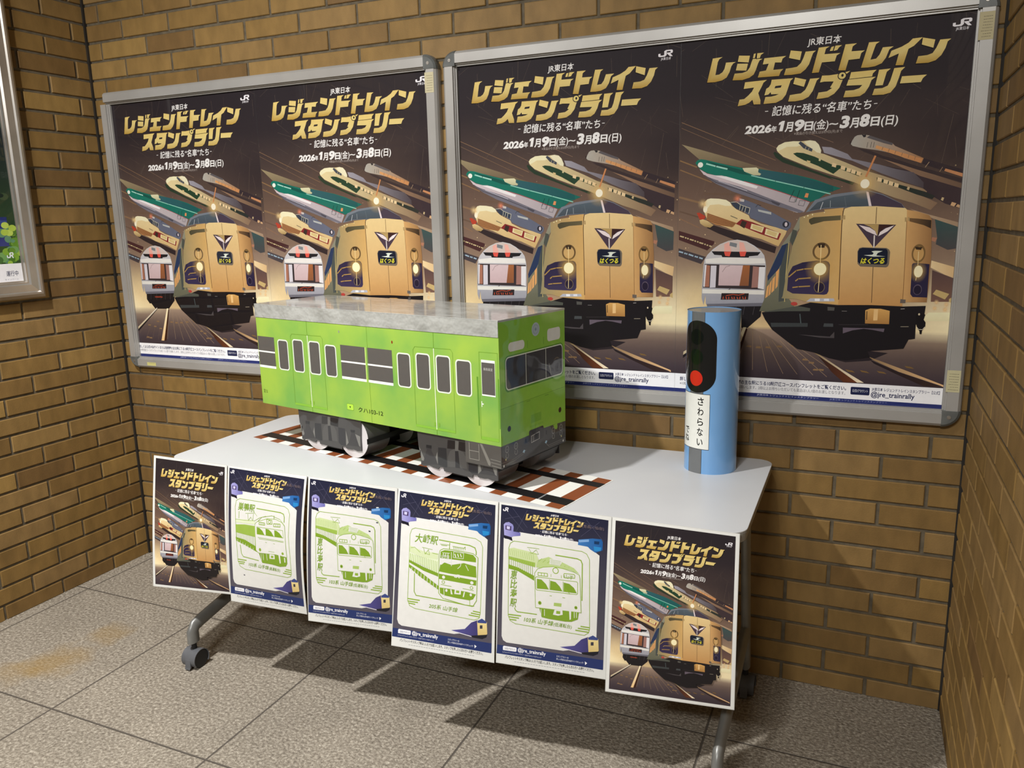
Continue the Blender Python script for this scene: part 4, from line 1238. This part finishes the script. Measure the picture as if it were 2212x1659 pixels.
# coordinates: x mm leftwards from the right edge (negative to the left), y mm up from the lower edge -> drawn with y down
p.rect(-W_, -H_, 0, -500, '1d2430', '232a2c'); p.rect(-W_, -500, 0, -66, '232a2c', '2c4a24')
for i in range(160):
    x = rr.uniform(-W_, 0); y = -rr.uniform(300, 700); r = rr.uniform(8, 26)
    p.oval(x, y, r, r * rr.uniform(.5, .9), rr.choice(('2a3a2c', '34463a', '3c4e34', '1f2c24', '2c3c34')), 9)
p.rect(-W_, -235, -30, -130, '24306e', '303a78')
for i in range(22):
    p.rect(rr.uniform(-140, -45), -rr.uniform(215, 232), rr.uniform(-44, -30), -rr.uniform(208, 214), '3a4a86') if i < 3 else None
for i in range(70):
    x = rr.uniform(-160, 4); y = -rr.uniform(66, 185); r = rr.uniform(8, 20)
    if y < -130 and x < -60: continue
    p.oval(x, y, r, r * rr.uniform(.7, 1), rr.choice(('5f8a2c', '7aa336', '4b7426', '93b544', '3f6a34', '6d9a58', '5d8a6a')), 10)
for x, y in ((-40, -205), (-28, -178), (-14, -195), (-45, -180)): p.oval(x, y, 15, 12, rr.choice(('a9c24c', 'b6cc5a')), 12)
p.rect(-W_, -66, 0, 0, 'efeef2')
jr_logo(p, -50, -108, -24, -86, 'e8ecf0')
p.text('運行中', -62, -16, -22, 15, '2c3454', .012); p.text('キャンペーン', -70, -18, -6, 5, '7c8094', 0)
po = p.build('poster', [M_POSTER, M_POSTERG], lambda a, b, h: (h, a / 1000, -b / 1000), None, clip=(-W_, -H_, 0, 0), gap=3e-5)
po.location = (.0095, py1, pz0)
tag(po, 'poster with green leaves above a white band, framed on the left wall', 'poster')
m = MB(); m.box(.001, .009, fy0 + .05 + .8, fy1 - .05 + .8, .05, fz1 - fz0 - .05); m.build('backing_board', M_CAP, root)
# ------------------------------------------------------------------ folding table
TX0, TX1, TYB, TYF, TZ = 0.892, 2.694, -0.020, -0.630, 0.726
def rrpoly(x0, x1, y0, y1, r, n=8):
    pts = []
    for cx, cy, a0 in ((x1 - r, y1 - r, 0), (x0 + r, y1 - r, 90), (x0 + r, y0 + r, 180), (x1 - r, y0 + r, 270)):
        for i in range(n + 1):
            a = math.radians(a0 + 90 * i / n); pts.append((cx + r * math.cos(a), cy + r * math.sin(a)))
    return pts
tcx, tcy = (TX0 + TX1) / 2, (TYB + TYF) / 2
table = empty('folding_table', (tcx, tcy, 0)); tag(table, 'long folding table with a pale grey top on castered legs, against the back wall', 'table')
rp = [(x - tcx, y - tcy) for x, y in rrpoly(TX0, TX1, TYF, TYB, .045)]
m = MB(); m.prism(rp, lambda a, b, t: (a, b, t), TZ - .004, TZ); m.build('tabletop', M_TABLE, table, bevel=.0012, seg=2)
m = MB(); m.prism(rp, lambda a, b, t: (a * (1 if t > TZ - .02 else .997), b * (1 if t > TZ - .02 else .992), t), TZ - .030, TZ - .0042); m.build('edge_band', M_EDGE, table, bevel=.003, seg=2)
def tube(mb, pts, rx, ry, n=18):
    """oval tube in a plane of constant x through (y,z) points; rx across, ry in-plane"""
    rings = []
    for i, (x, y, z) in enumerate(pts):
        if i == 0: d = Vector((0, pts[1][1] - y, pts[1][2] - z))
        elif i == len(pts) - 1: d = Vector((0, y - pts[-2][1], z - pts[-2][2]))
        else: d = Vector((0, pts[i+1][1] - pts[i-1][1], pts[i+1][2] - pts[i-1][2]))
        d.normalize(); nrm = Vector((0, -d.z, d.y))
        rings.append([(x + rx * math.cos(2*PI*k/n), y + nrm.y * ry * math.sin(2*PI*k/n), z + nrm.z * ry * math.sin(2*PI*k/n)) for k in range(n)])
    vs = [v for r in rings for v in r]; fs = []
    for i in range(len(rings) - 1):
        for k in range(n): fs.append((i*n + k, i*n + (k+1) % n, (i+1)*n + (k+1) % n, (i+1)*n + k))
    fs += [tuple(range(n))[::-1], tuple(range((len(rings)-1)*n, len(rings)*n))]
    mb.add(vs, fs)
def caster(x, y, parent, side):
    root_ = MB(); root_.cyl((x, y, .062), (x, y, .090), .0085, n=14); st = root_.build('caster', M_DARKRUB, parent, autosmooth=.7)
    for s_ in (-1, 1):
        mb = MB(); mb.cyl((x + s_ * .006, y, .031), (x + s_ * .026, y, .031), .031, .030, 28); wl = mb.build('wheel', M_DARKRUB, st, autosmooth=.7)
    # hood over the twin wheels
    mb = MB(); n = 18; R0, R1 = .0335, .0315
    arc = [math.radians(-35 + 250 * i / n) for i in range(n + 1)]
    po = [(R0 * math.cos(a), R0 * math.sin(a)) for a in arc] + [(R1 * math.cos(a), R1 * math.sin(a)) for a in reversed(arc)]
    mb.prism(po, lambda a, b, t: (x + t, y + a, .032 + b), -.029, .029)
    mb.build('hood', M_CASTER, st, autosmooth=.6)
    mb = MB(); mb.prism([(-.037, -.020), (-.0335, .006), (-.031, .006), (-.030, -.022), (-.040, -.027)], lambda a, b, t: (x + t, y + a, .032 + b), -.011, .011)
    mb.build('brake_lever', M_CASTER, st, bevel=.001)
for xs in (0.925, 2.650):
    x = xs - tcx; Y = lambda y: y - tcy
    top = MB()
    tube(top, [(x, Y(-.120), .092), (x, Y(-.122), .115), (x, Y(-.150), .20), (x, Y(-.240), .53), (x, Y(-.285), .690)], .0135, .024)
    lg = top.build('rear_leg', M_LEG, table, autosmooth=.7)
    ft = MB()
    tube(ft, [(x, Y(-.640), .088), (x, Y(-.640), .125), (x, Y(-.628), .142), (x, Y(-.60), .150), (x, Y(-.40), .188), (x, Y(-.165), .238)], .0145, .023)
    f_ = ft.build('front_leg', M_LEG, table, autosmooth=.7)
    caster(x, Y(-.640), f_, 1); caster(x, Y(-.120), lg, 1)
    br = MB(); br.box(x - .022, x + .022, Y(-.60), Y(-.06), .672, .696); br.box(x - .016, x + .016, Y(-.33), Y(-.24), .655, .675)
    br.build('leg_bracket', M_EDGE, table, bevel=.005, seg=2)
m = MB(); m.box(.925 - tcx, 2.650 - tcx, -.225 - tcy, -.195 - tcy, .655, .672); m.build('crossbar', M_LEG, table, bevel=.005)

# ------------------------------------------------------------------ paper railway track taped to the table
TRX, TRY, TRT = 2.0469, -0.5641, -0.2238       # near front corner of the model train and its heading
cd, sd = math.cos(TRT), math.sin(TRT)
p = Print()
# x = mm from the left end along the track, y = mm from the far edge
X0, X1 = 1080.0, -201.0
tx = lambda s_: X0 - s_
p.rect(0, -1, X0 - X1, 272, 'f2f1ea')
for a, b in ((1080, 1035), (1047, 1026), (987, 942), (888, 843), (792, 751), (699, 656), (644, 599), (550, 505), (457, 412), (365, 322), (272, 229), (217, 172), (125, 80), (32, -10), (-60, -104), (-152, -197)):
    if (a, b) == (1047, 1026): continue
    p.rect(tx(a), 1, tx(b), 271, '8a4c2c')
for t in (212, 55):      # rails
    y0 = 251 - t; p.rect(2, y0, X0 - X1 - 3, y0 + (36 if t == 212 else 44), '1f1d1e')
p.rect(tx(655), 0, tx(653), 271, 'c9c8c2'); p.rect(tx(224), 0, tx(222), 271, 'c9c8c2')
p.poly([(tx(-104), 194), (tx(-109), 194), (tx(-112), 240), (tx(-107), 240)], '8d8d8d')
tr = p.build('paper_railway_track', [M_CARD, M_CARD], lambda a, b, h: (-(X0 - a) / 1000, .251 - b / 1000, .0006 + h), None, gap=4e-5)
tr.location = (TRX, TRY, TZ); tr.rotation_euler = (0, 0, TRT)
tag(tr, 'printed paper railway track with brown sleepers and black rails, under the green model train', 'paper track')

# ------------------------------------------------------------------ green card model train
train = empty('model_train', (TRX, TRY, TZ), -0.2150); tag(train, 'lime green cardboard model train car with grey film roof, standing on the paper track', 'model train')
LT, WT = 1.020, .320
zb, zs, zr, zt = .8553 - TZ, .792 - TZ, 1.1502 - TZ, 1.1946 - TZ
mb = MB(); mb.box(-LT, 0, 0, WT, zb, zt - .001); mb.mats = [M_GREEN]
GL = '6f9a2e'
p = Print()          # side: x = mm from the rear end, y = mm down from the roof line
sx = lambda s_: (LT - s_) * 1000
sy = lambda z: (1.1502 - z) * 1000
def win(p, s0, s1, z0, z1, X=sx, Yf=sy):
    p.rrect(X(s0) - 4, Yf(z1) - 4, X(s1) + 4, Yf(z0) + 4, 11, 'dfe6d8'); p.rrect(X(s0), Yf(z1), X(s1), Yf(z0), 8, '5a5754')
for s0, s1, z1, z0 in ((.911, .866, 1.079, .985), (.835, .790, 1.085, .985), (.756, .710, 1.085, .985), (.680, .635, 1.079, .985), (.368, .322, 1.079, .985), (.294, .247, 1.084, .987), (.218, .172, 1.084, .985), (.146, .098, 1.078, .985)):
    win(p, s0, s1, z0, z1)
for s0, s1 in ((1.018, .932), (.611, .5035), (.494, .391)):
    p.rect(sx(s0), sy(1.087), sx(s1), sy(.989), '5a5754'); p.rect(sx(s0), sy(1.0385), sx(s1), sy(1.0335), 'f1f2ea'); p.rect(sx(s0), sy(.989), sx(s1), sy(.981), 'f1f2ea')
p.rect(sx(.5035), sy(1.087), sx(.500), sy(.981), 'c4e07a')
for d0, d1, mid in ((.847, .690, .7625), (.307, .158, .2275)):
    pts = [(sx(d0), sy(.872)), (sx(d0) + 1, sy(1.096)), (sx(d0) + 8, sy(1.105)), (sx(d1) - 8, sy(1.107)), (sx(d1) - 1, sy(1.098)), (sx(d1), sy(.872))]
    p.line(pts, 1.0, GL); p.rect(sx(d0), sy(.877), sx(d1), sy(.870), '85b840')
    p.line([(sx(mid), sy(1.15)), (sx(mid), sy(.856))], 1.2, GL); p.rect(sx(mid) - 1.3, sy(1.105), sx(mid) + 1.3, sy(.872), 'e9f4d2')
    for q_ in (-9, 6): p.rect(sx(mid) + q_, sy(.892), sx(mid) + q_ + 6, sy(.881), '7fae3a')
p.line([(sx(.492), sy(1.15)), (sx(.490), sy(.856))], .9, GL)
p.line([(sx(.067), sy(.868)), (sx(.067), sy(1.108)), (sx(.005), sy(1.109)), (sx(.006), sy(.868))], 1.0, GL); p.rect(sx(.066), sy(.876), sx(.006), sy(.867), '85b840')
p.rect(sx(.060), sy(1.088), sx(.014), sy(.990), 'f1f2ea'); p.rect(sx(.059), sy(1.081), sx(.015), sy(.994), '5a5754'); p.text('乗務員室', sx(.053), sx(.022), sy(1.060), 6, 'a9a7a2', .01)
for s0 in (.076, .073, .0035): p.line([(sx(s0), sy(1.04)), (sx(s0 - .002), sy(.905))], 1.6, '4f8a24')
p.rect(sx(.0625), sy(.974), sx(.0605), sy(.958), 'f4f6ec'); p.rect(sx(.0625), sy(.968), sx(.055), sy(.965), 'f4f6ec')
p.rrect(sx(.598), sy(.904), sx(.568), sy(.884), 3, GL); p.rrect(sx(.597), sy(.903), sx(.569), sy(.885), 3, 'b2dc4a'); p.text('▼', sx(.587), sx(.580), sy(.890), 6, '23301a', .01)
p.text('クハ103-12', sx(.547), sx(.441), sy(.884), 13, '23301a', .004, 0)
p.text('定12', sx(1.010), sx(.990), sy(.894), 10, '3c4c22', .0)
p.oval(sx(.388), sy(1.111), 3, 4.5, '8a3c1c'); p.oval(sx(.613), sy(1.127), 2.5, 4, '8a8f86')
body = p.build('body', [M_FILM, M_FILM], lambda a, b, h: (-LT + a / 1000, -.0003 - h, zr - b / 1000), train, gap=6e-5, mb=mb)
# front print on its own panel: x = mm from the near edge, y = mm down from the top
p = Print(); fz = lambda z: (1.194 - z) * 1000
p.rect(0, 0, 333.5, 339, '86bd3c', '9acb46'); p.rect(0, 236, 333.5, 339, '8cc03e', '8fbf42')
p.line([(0, 236), (333, 232)], 1.2, '6fa030')
for i in range(9):
    rr = random.Random(40 + i); p.rect(rr.uniform(5, 280), rr.uniform(5, 60) if i < 5 else rr.uniform(225, 300), 0, 0, '86bd3c') if False else None
p.rrect(24, fz(1.097), 325, fz(.998), 16, '5d9428'); p.rrect(28, fz(1.0935), 321, fz(1.003), 14, 'e4ead8'); p.rrect(31, fz(1.0905), 318, fz(1.006), 12, '3c3b3b')
for t in (126.5, 228.5): p.rect(t - 1.3, fz(1.0905), t + 1.3, fz(1.006), 'cfd4c6')
p.line([(246, fz(1.045)), (256, fz(1.008))], 1.5, 'b5b9ae')
p.rrect(43, fz(1.131), 121, fz(1.106), 12, 'e2e4dc'); p.rrect(238, fz(1.145), 308, fz(1.109), 10, 'e2e4dc')
p.oval(178, fz(1.152), 20, 19, 'b5c4cc'); p.oval(178, fz(1.152), 16, 15, 'a2b4be'); p.oval(178, fz(1.152), 11, 10, 'b0c0c8'); p.oval(178, fz(1.152), 6, 5.5, '98abb6'); p.oval(178, fz(1.152), 2.5, 2.5, '7d8f98')
for t in (39, 303): p.oval(t, fz(.897), 8, 8, '2c1410')
p.rect(147, fz(.913), 200, fz(.889), '7db03a'); p.rect(140, fz(.882), 210, fz(.877), '86b840'); p.rect(126, fz(.957), 145, fz(.954), '7aa838'); p.rect(222, fz(.957), 241, fz(.954), '7aa838')
p.line([(136, fz(1.125)), (136, fz(1.105))], 2, '6a9c34'); p.line([(218, fz(1.125)), (218, fz(1.105))], 2, '6a9c34')
p.rect(-1, -1, 334, 4, 'a9aba4')
p.build('cab_front', [M_FILM, M_FILM], lambda a, b, h: (.0003 + h, a / 333.5 * WT, 1.194 - TZ - b / 1000), train, gap=6e-5)
# roof cover folded over the sides
mb = MB(); mb.mats = [M_ROOF]; e = .0016
mb.box(-LT - e, .0004, -e, WT + e, zt - .002, zt + .001)
mb.box(-LT - e, -.0004, -e, 0, zr, zt); mb.box(-LT - e, -.0004, WT, WT + e, zr, zt); mb.box(-LT - e, -LT, 0, WT, zr, zt)
mb.build('roof', M_ROOF, train, bevel=.0008, seg=2)
# dark apron below the cab
mb = MB(); mb.mats = [M_APRON]
mb.box(-.003, .0, .0, WT, zs, zb); mb.box(-.125, -.003, .0, .003, zs, zb); mb.box(-.125, -.003, WT - .003, WT, zs, zb)
p = Print(); AZ = lambda z: (133 - z)
# front face coordinates: x = mm from near edge, y = mm below 0.133 above the table
p.rect(0, 3, 333.5, 67, '4b4948')
p.poly([(2, 4), (135, 2), (138, -10), (205, -9), (214, -2), (332, 2), (332, 60), (2, 60)], '464443')
p.rrect(135, -11, 211, 26, 6, '393737'); p.poly([(145, 6), (190, 2), (189, 24), (145, 27)], 'b9b9b4'); p.poly([(147, 8), (188, 4), (187, 22), (147, 25)], '4a4847'); p.rect(165, 5, 184, 23, '232222'); p.line([(156, 7), (156, 24)], 1.5, 'b0b0aa')
for t in (26, 69, 264, 307):
    p.oval(t, 17, 8.5, 10, 'a9a9a4'); p.oval(t, 17, 7, 8.5, '4b4948'); p.line([(t - 5, 29), (t - 7, 36), (t - 3, 41), (t + 3, 41), (t + 7, 36), (t + 5, 29)], 1.4, 'a9a9a4'); p.line([(t - 4, 2), (t - 4, 8), (t + 4, 8), (t + 4, 2)], 1.2, '8d8d88'); p.line([(t - 3, 17), (t + 3, 17)], 1, 'a9a9a4')
for t in (118, 226): p.rect(t - 3, 8, t + 3, 20, '242322')
p.line([(0, 50), (56, 52), (104, 44), (120, 41)], 1.8, '77746f'); p.line([(0, 57), (60, 57), (112, 47)], 1.8, '77746f'); p.line([(222, 46), (236, 55), (332, 54)], 1.8, '77746f'); p.line([(226, 50), (240, 60), (332, 59)], 1.5, '77746f')
for t in (107, 223): p.poly([(t - 7, 43), (t, 37), (t + 7, 40), (t + 2, 47)], 'a7cbe2')
for t in (9, 319): p.oval(t, 60, 3.2, 3.6, 'ebebe6')
for t in (19, 309): p.oval(t, 44, 2.6, 3, 'd9cf86')
p.poly([(263, 1), (273, 14), (282, 17), (287, 12), (286, -2)], '8fbf42')
apron = p.build('front_apron', [M_FILM, M_FILM], lambda a, b, h: (.0006 + h, a / 333.5 * WT, (133 - b) / 1000), train, gap=6e-5, mb=mb)
p = Print()
p.rect(0, 0, 125, 62, '55524e'); p.line([(14, 4), (14, 50), (48, 50), (48, 4)], 1.2, '9b988f'); p.line([(14, 26), (48, 26)], 1.2, '9b988f')
p.poly([(52, 2), (60, 2), (88, 50), (86, 60), (80, 58)], '7e7b74')
for k in range(3): p.line([(88 + k * 2, 40 + 9 * k), (122, 42 + 9 * k)], 1.6, '807d76')
p.build('side_print', [M_FILM, M_FILM], lambda a, b, h: (-.125 + a / 1000, -.0004 - h, zb - b / 1000), apron, gap=6e-5)
# bogies
BOG = [('363435','35,92 56,93 54,78 67,57 78,39 13,29 25,51 36,77 34,82'),('232325','35,92 56,93 55,83 34,83'),('76746f','6,84 25,49 22,41 14,42'),('76746f','70,60 77,77 77,42 76,41'),('2a2a2c','81,91 112,93 112,36 104,35 78,39'),('221f20','118,119 196,121 193,93 173,94 142,95 115,93'),('4d4b49','115,39 116,68 125,87 139,95 152,97 173,92 184,78 186,44 160,44'),('29282a','144,90 156,92 160,42 143,41'),('5e5c58','146,121 159,121 156,92 144,91'),('2c2b2e','193,92 224,92 224,37 203,34 191,41'),('363435','249,92 270,92 269,83 283,55 289,42 231,38 240,52 253,82'),('232325','249,92 270,93 268,85 251,84'),('76746f','228,86 237,48 225,37'),('76746f','270,81 292,76 290,42 284,45')]
BOUT = '2,127 4,87 12,51 11,28 22,25 43,31 59,27 78,25 82,32 97,34 100,23 132,23 180,22 204,22 206,31 222,32 225,27 248,27 259,29 275,26 294,29 294,71 299,127'
xy = lambda s_: [tuple(map(float, a.split(','))) for a in s_.split()]
RW = .0665
def bogie(sl, wc):
    mb = MB(); mb.mats = [M_APRON]; bp = xy(BOUT)
    x0 = -sl
    for t0, t1 in ((.0055, .0085), (WT - .0085, WT - .0055)):
        mb.prism(bp, lambda a, b, t: (x0 + a / 1000, t, b / 1000), t0, t1)
    mb.mats = [M_APRON, M_DARKRUB]
    mb.box(-wc[1], -wc[0], .022, WT - .022, .012, zb, 1)
    p = Print(); p.poly([(a, 130 - b) for a, b in bp], '413f3e')
    for c, q_ in BOG: p.poly([(a, 130 - b) for a, b in xy(q_)], c)
    bo = p.build('bogie', [M_FILM, M_FILM], lambda a, b, h: (x0 + a / 1000, .0054 - h, (130 - b) / 1000), train, gap=6e-5, mb=mb)
    for c in wc:
        for t0, t1 in ((.010, .105), (WT - .105, WT - .010)):
            w_ = MB(); w_.cyl((-c, t0, RW + .0012), (-c, t1, RW + .0012), RW, RW, 48, 0, caps=False); n = 48
            for tt in (t0, t1):
                w_.add([(-c + RW * math.cos(2*PI*i/n), tt, RW + .0012 + RW * math.sin(2*PI*i/n)) for i in range(n)], [tuple(range(n))], 1)
            w_.build('wheel', [M_WHEELSIDE, M_WHEELFACE], bo, autosmooth=.7)
    e0, e1 = -wc[1] - RW - .001, -wc[0] + RW + .001
    for xx in (e0 - .0012, e1):
        st = MB(); st.box(xx, xx + .0012, .004, WT - .004, .055, .072); st.build('strap', M_DARKRUB, bo)
bogie(.845, (.590, .762)); bogie(.312, (.084, .233))

# ------------------------------------------------------------------ blue signal tube
CX, CY, CR_, CZ = 2.5275, -.1485, .0745, .464
tube_root = empty('signal_tube', (CX, CY, TZ)); tag(tube_root, 'upright blue card tube with printed signal lamp and notice, on the table\'s right end', 'paper tube')
CA = math.atan2(-2.41427 - CY, 2.90786 - CX)      # heading towards the middle of the alcove's open side
mb = MB(); n = 96; mb.mats = [M_BLUE]
mb.cyl((0, 0, 0), (0, 0, CZ), CR_, CR_, n, 0, caps=False)
mb.cyl((0, 0, 0), (0, 0, CZ), CR_ - .0015, CR_ - .0015, n, 0, caps=False)
p = Print()     # x = mm along the curve from the printed middle, y = mm down from the rim
dg_ = PI * CR_ * 1000 / 180
STR = (-52.7 * dg_, -18.6 * dg_)
p.rect(STR[0], 0, STR[1], 464, '1d2330'); p.rect(STR[0] + 1, 0, STR[1] - 1, 464, '6d6f70')
x0, x1 = -78 * dg_, 7.5 * dg_; r = (x1 - x0) / 2
def capsule(x0, x1, y0, y1, ry):
    r_ = (x1 - x0) / 2; pts = []
    for i in range(25):
        a = PI + PI * i / 24; pts.append(((x0 + x1) / 2 + r_ * math.cos(a), y0 + ry + ry * math.sin(a)))
    for i in range(25):
        a = PI * i / 24; pts.append(((x0 + x1) / 2 + r_ * math.cos(a), y1 - ry + ry * math.sin(a)))
    return pts
p.poly(capsule(x0, x1, 24, 228, 52), '1d1c1a')
mx_ = -37.5 * dg_
for yy, c_ in ((70, '0f1410'), (126, '101a10')): p.oval(mx_, yy, 22, 22, c_)
p.oval(mx_, 187, 22, 22, 'cf3020')
p.rect(-77 * dg_, 230, -3.2 * dg_, 392, '23262a'); p.rect(-76 * dg_, 231.5, -4 * dg_, 390.5, 'eeeee6')
for i, ch in enumerate('さわらない'):
    p.text(ch, -23.6 * dg_ - 9, -23.6 * dg_ + 9, 262 + i * 29.5, 19, '161616', .018)
for i, ch in enumerate('でね'):
    p.text(ch, -60 * dg_ - 9, -60 * dg_ + 9, 350 + i * 24, 18, '161616', .018)
xc = [k * 3.0 * dg_ for k in range(-40, 40)]
def onT(a, b, h):
    t = CA + a / (CR_ * 1000); R_ = CR_ + .0003 + h
    return (R_ * math.cos(t), R_ * math.sin(t), CZ - b / 1000)
M_TUBEP = print_mat('gloss_tube_print', rough=.35, coat=.9, cr=.07, wavy=.2, wscale=12, wd=.006)
to = p.build('tube', [M_TUBEP, M_TUBEP], onT, tube_root, xc=xc, gap=6e-5, mb=mb)
for pl in to.data.polygons: pl.use_smooth = True
mb = MB(); mb.cyl((0, 0, CZ - .006), (0, 0, CZ - .002), CR_ - .0016, CR_ - .0016, 64); mb.build('lid', M_LID, tube_root)
mb = MB(); mb.cyl((0, 0, CZ - .004), (0, 0, CZ + .0006), CR_ + .0006, CR_ + .0006, 96, caps=False); mb.cyl((0, 0, CZ - .004), (0, 0, CZ + .0006), CR_ - .002, CR_ - .002, 96, caps=False)

# ------------------------------------------------------------------ laminated sheets along the front of the table
SHY = TYF - .0042
def sheet_fn(x0, x1, ztl, ztr, bl, br, bul_l, bul_r):
    TL = Vector((x0, SHY, ztl)); TR = Vector((x1, SHY, ztr)); B0 = Vector(bl); B1 = Vector(br)
    def fn(u, v, h):
        a = u / 1000.0; b = v / 1414.0
        P_ = (TL * (1 - a) + TR * a) * (1 - b) + (B0 * (1 - a) + B1 * a) * b
        k = (bul_l * (1 - a) + bul_r * a) * math.sin(PI * min(1, max(0, b)))
        return (P_.x, P_.y - k - h, P_.z)
    return fn
LW = 1.0
XC = [1000 * i / 12 for i in range(-1, 14)]; YC = [1414 * i / 30 for i in range(-1, 32)]
GRN = '7fa02c'
def film(p):
    p.rect(-5, -4, 1005, 1420, 'cfcfc9'); p.rect(0, 0, 1000, 1414, 'e6e6e1')
def scaled_logo(p, ox, oy, kx, ky):
    p.xf = lambda x, y: (ox + x * kx, oy + y * ky)
    for it in ART:
        if it[0] == 'T': p.gold([tuple(map(float, a.split(','))) for a in it[1].split()])
    lettering(p, LOGO_TEXT + DATE_TEXT, 'f4f2f4'); p.xf = None
def stamp_sheet(kind):
    p = Print(); film(p); p.art(SHEET)
    scaled_logo(p, 243 - 101 * .655, 62 - 96 * .655 + 2, .655, .655)
    jr_logo(p, 34, 36, 84, 72)
    p.text('弾(青森—仙台)', 722, 945, 118, 22, '7a6a6c', 0, -.1)
    p.text('公式Xアカウント', 78, 178, 1286, 15, '2c3560', .01); p.text('@jre_trainrally', 201, 461, 1288, 32, 'f6f6fa', .02)
    p.text('レジェンドトレインスタンプラリー 公式アカウントをチェック', 58, 420, 1318, 11, 'e2e4f0', 0)
    p.text('スタンプラリーの', 558, 668, 1284, 14, 'eef0f8', 0); p.text('詳しい内容は公式WEBサイトでチェック!', 558, 802, 1308, 14, 'eef0f8', 0)
    p.text('パンフレットやスタンプ帳は1人1個でお願いします。スタンプを押したら次の方へお譲りください。', 81, 897, 1366, 21, '2b2b2e', .02)
    for k in range(26): p.rect(170 + k * 25, 1383, 170 + k * 25 + 19, 1389, 'aeb0b0')
    p.art({'E': EBISU, 'O': OSAKI, 'S': SUGAMO}[kind])
    if kind == 'E':
        for i, ch in enumerate('恵比寿駅'): p.text(ch, 118, 178, 645 + i * 82, 60, GRN, .018, .12)
        p.text('103系 山手線', 253, 520, 1010, 34, GRN, .012, .2); p.text('(低運転台)', 525, 688, 1010, 28, GRN, .006, .15); p.text('山手', 612, 696, 576, 26, GRN, .01)
    elif kind == 'O':
        p.text('大崎駅', 194, 426, 447, 62, GRN, .018, .14); p.text('205系 山手線', 361, 642, 1020, 32, GRN, .012, .2); p.text('山手線', 468, 548, 556, 24, 'e5e4df', .01); jr_logo(p, 603, 684, 658, 716, 'e5e4df')
    else:
        p.text('巣鴨駅', 142, 368, 424, 62, GRN, .018, .14); p.text('103系 山手線', 277, 545, 996, 32, GRN, .012, .2); p.text('(高運転台)', 550, 699, 998, 28, GRN, .006, .15)
    return p
def mini_poster():
    p = Print(); film(p)
    globals()['LW'] = 0.36; q_ = poster_art(False); globals()['LW'] = 1.0
    f = lambda x, y: (25 + (x - 22) * .9814, 22 + (y - 4) * 1.0296)
    x0, y0, x1, y1 = 22, 4, 990, 1336
    for (polys, lay, mi), _b in zip(q_.items, q_.boxes):
        out = []
        for c in polys:
            for ax, lim, less in ((0, x0, False), (0, x1, True), (1, y0, False), (1, y1, True)):
                if len(c) > 2: c = clip_half(c, ax, lim, less)
            if len(c) > 2: out.append([(f(*a), k) for a, k in c])
        if out: p.items.append((out, lay + 2, mi))
    return p
def hang(p, label, x0, x1, ztl, ztr, bl, br, b0, b1):
    fn = sheet_fn(x0, x1, ztl, ztr, bl, br, b0, b1)
    mb = MB(); mb.mats = [M_PAPER]
    xs = [-5] + [1000 * i / 12 for i in range(0, 13)] + [1005]; ys = [-4] + [1414 * i / 30 for i in range(0, 31)] + [1420]
    cen = Vector(fn(500, 0, 0))
    vs = [Vector(fn(x, y, -.0004)) - cen for y in ys for x in xs]; W_ = len(xs)
    mb.add(vs, [(r * W_ + c, r * W_ + c + 1, (r + 1) * W_ + c + 1, (r + 1) * W_ + c) for r in range(len(ys) - 1) for c in range(W_ - 1)])
    o = p.build('laminated_sheet', [M_SHEET, M_POSTERG], lambda u, v, h: Vector(fn(u, v, h)) - cen, None, xc=XC, yc=YC, gap=5e-5, mb=mb)
    o.location = cen
    tag(o, label, 'laminated sheet', 'laminated sheets along the table front')
Zb = .303
hang(mini_poster(), 'laminated mini poster of night trains at the left end of the table front', .838, 1.143, .7275, .7275, (.841, -.700, Zb), (1.128, -.652, Zb), .004, .010)
hang(stamp_sheet('S'), 'laminated white sheet with green stamp train, station name 巣鴨駅 across its top left', 1.149, 1.447, .7270, .7270, (1.158, -.686, Zb), (1.436, -.670, Zb), .008, .020)
hang(stamp_sheet('E'), 'laminated sheet with green stamp train and vertical 恵比寿駅, between the 巣鴨駅 and 大崎駅 sheets', 1.455, 1.757, .7270, .7270, (1.466, -.699, Zb), (1.745, -.662, Zb), .008, .002)
hang(stamp_sheet('O'), 'laminated white sheet with green stamp train, station name 大崎駅 across its top left', 1.762, 2.066, .7270, .7270, (1.772, -.728, Zb), (2.073, -.703, Zb), .002, .002)
hang(stamp_sheet('E'), 'laminated sheet with green stamp train and vertical 恵比寿駅, beside the rightmost mini poster', 2.071, 2.374, .7270, .7270, (2.079, -.699, Zb), (2.370, -.668, Zb), .002, .002)
hang(mini_poster(), 'laminated mini poster of night trains at the right end of the table front', 2.378, 2.681, .7270, .7270, (2.386, -.717, Zb), (2.689, -.677, Zb), .002, .002)
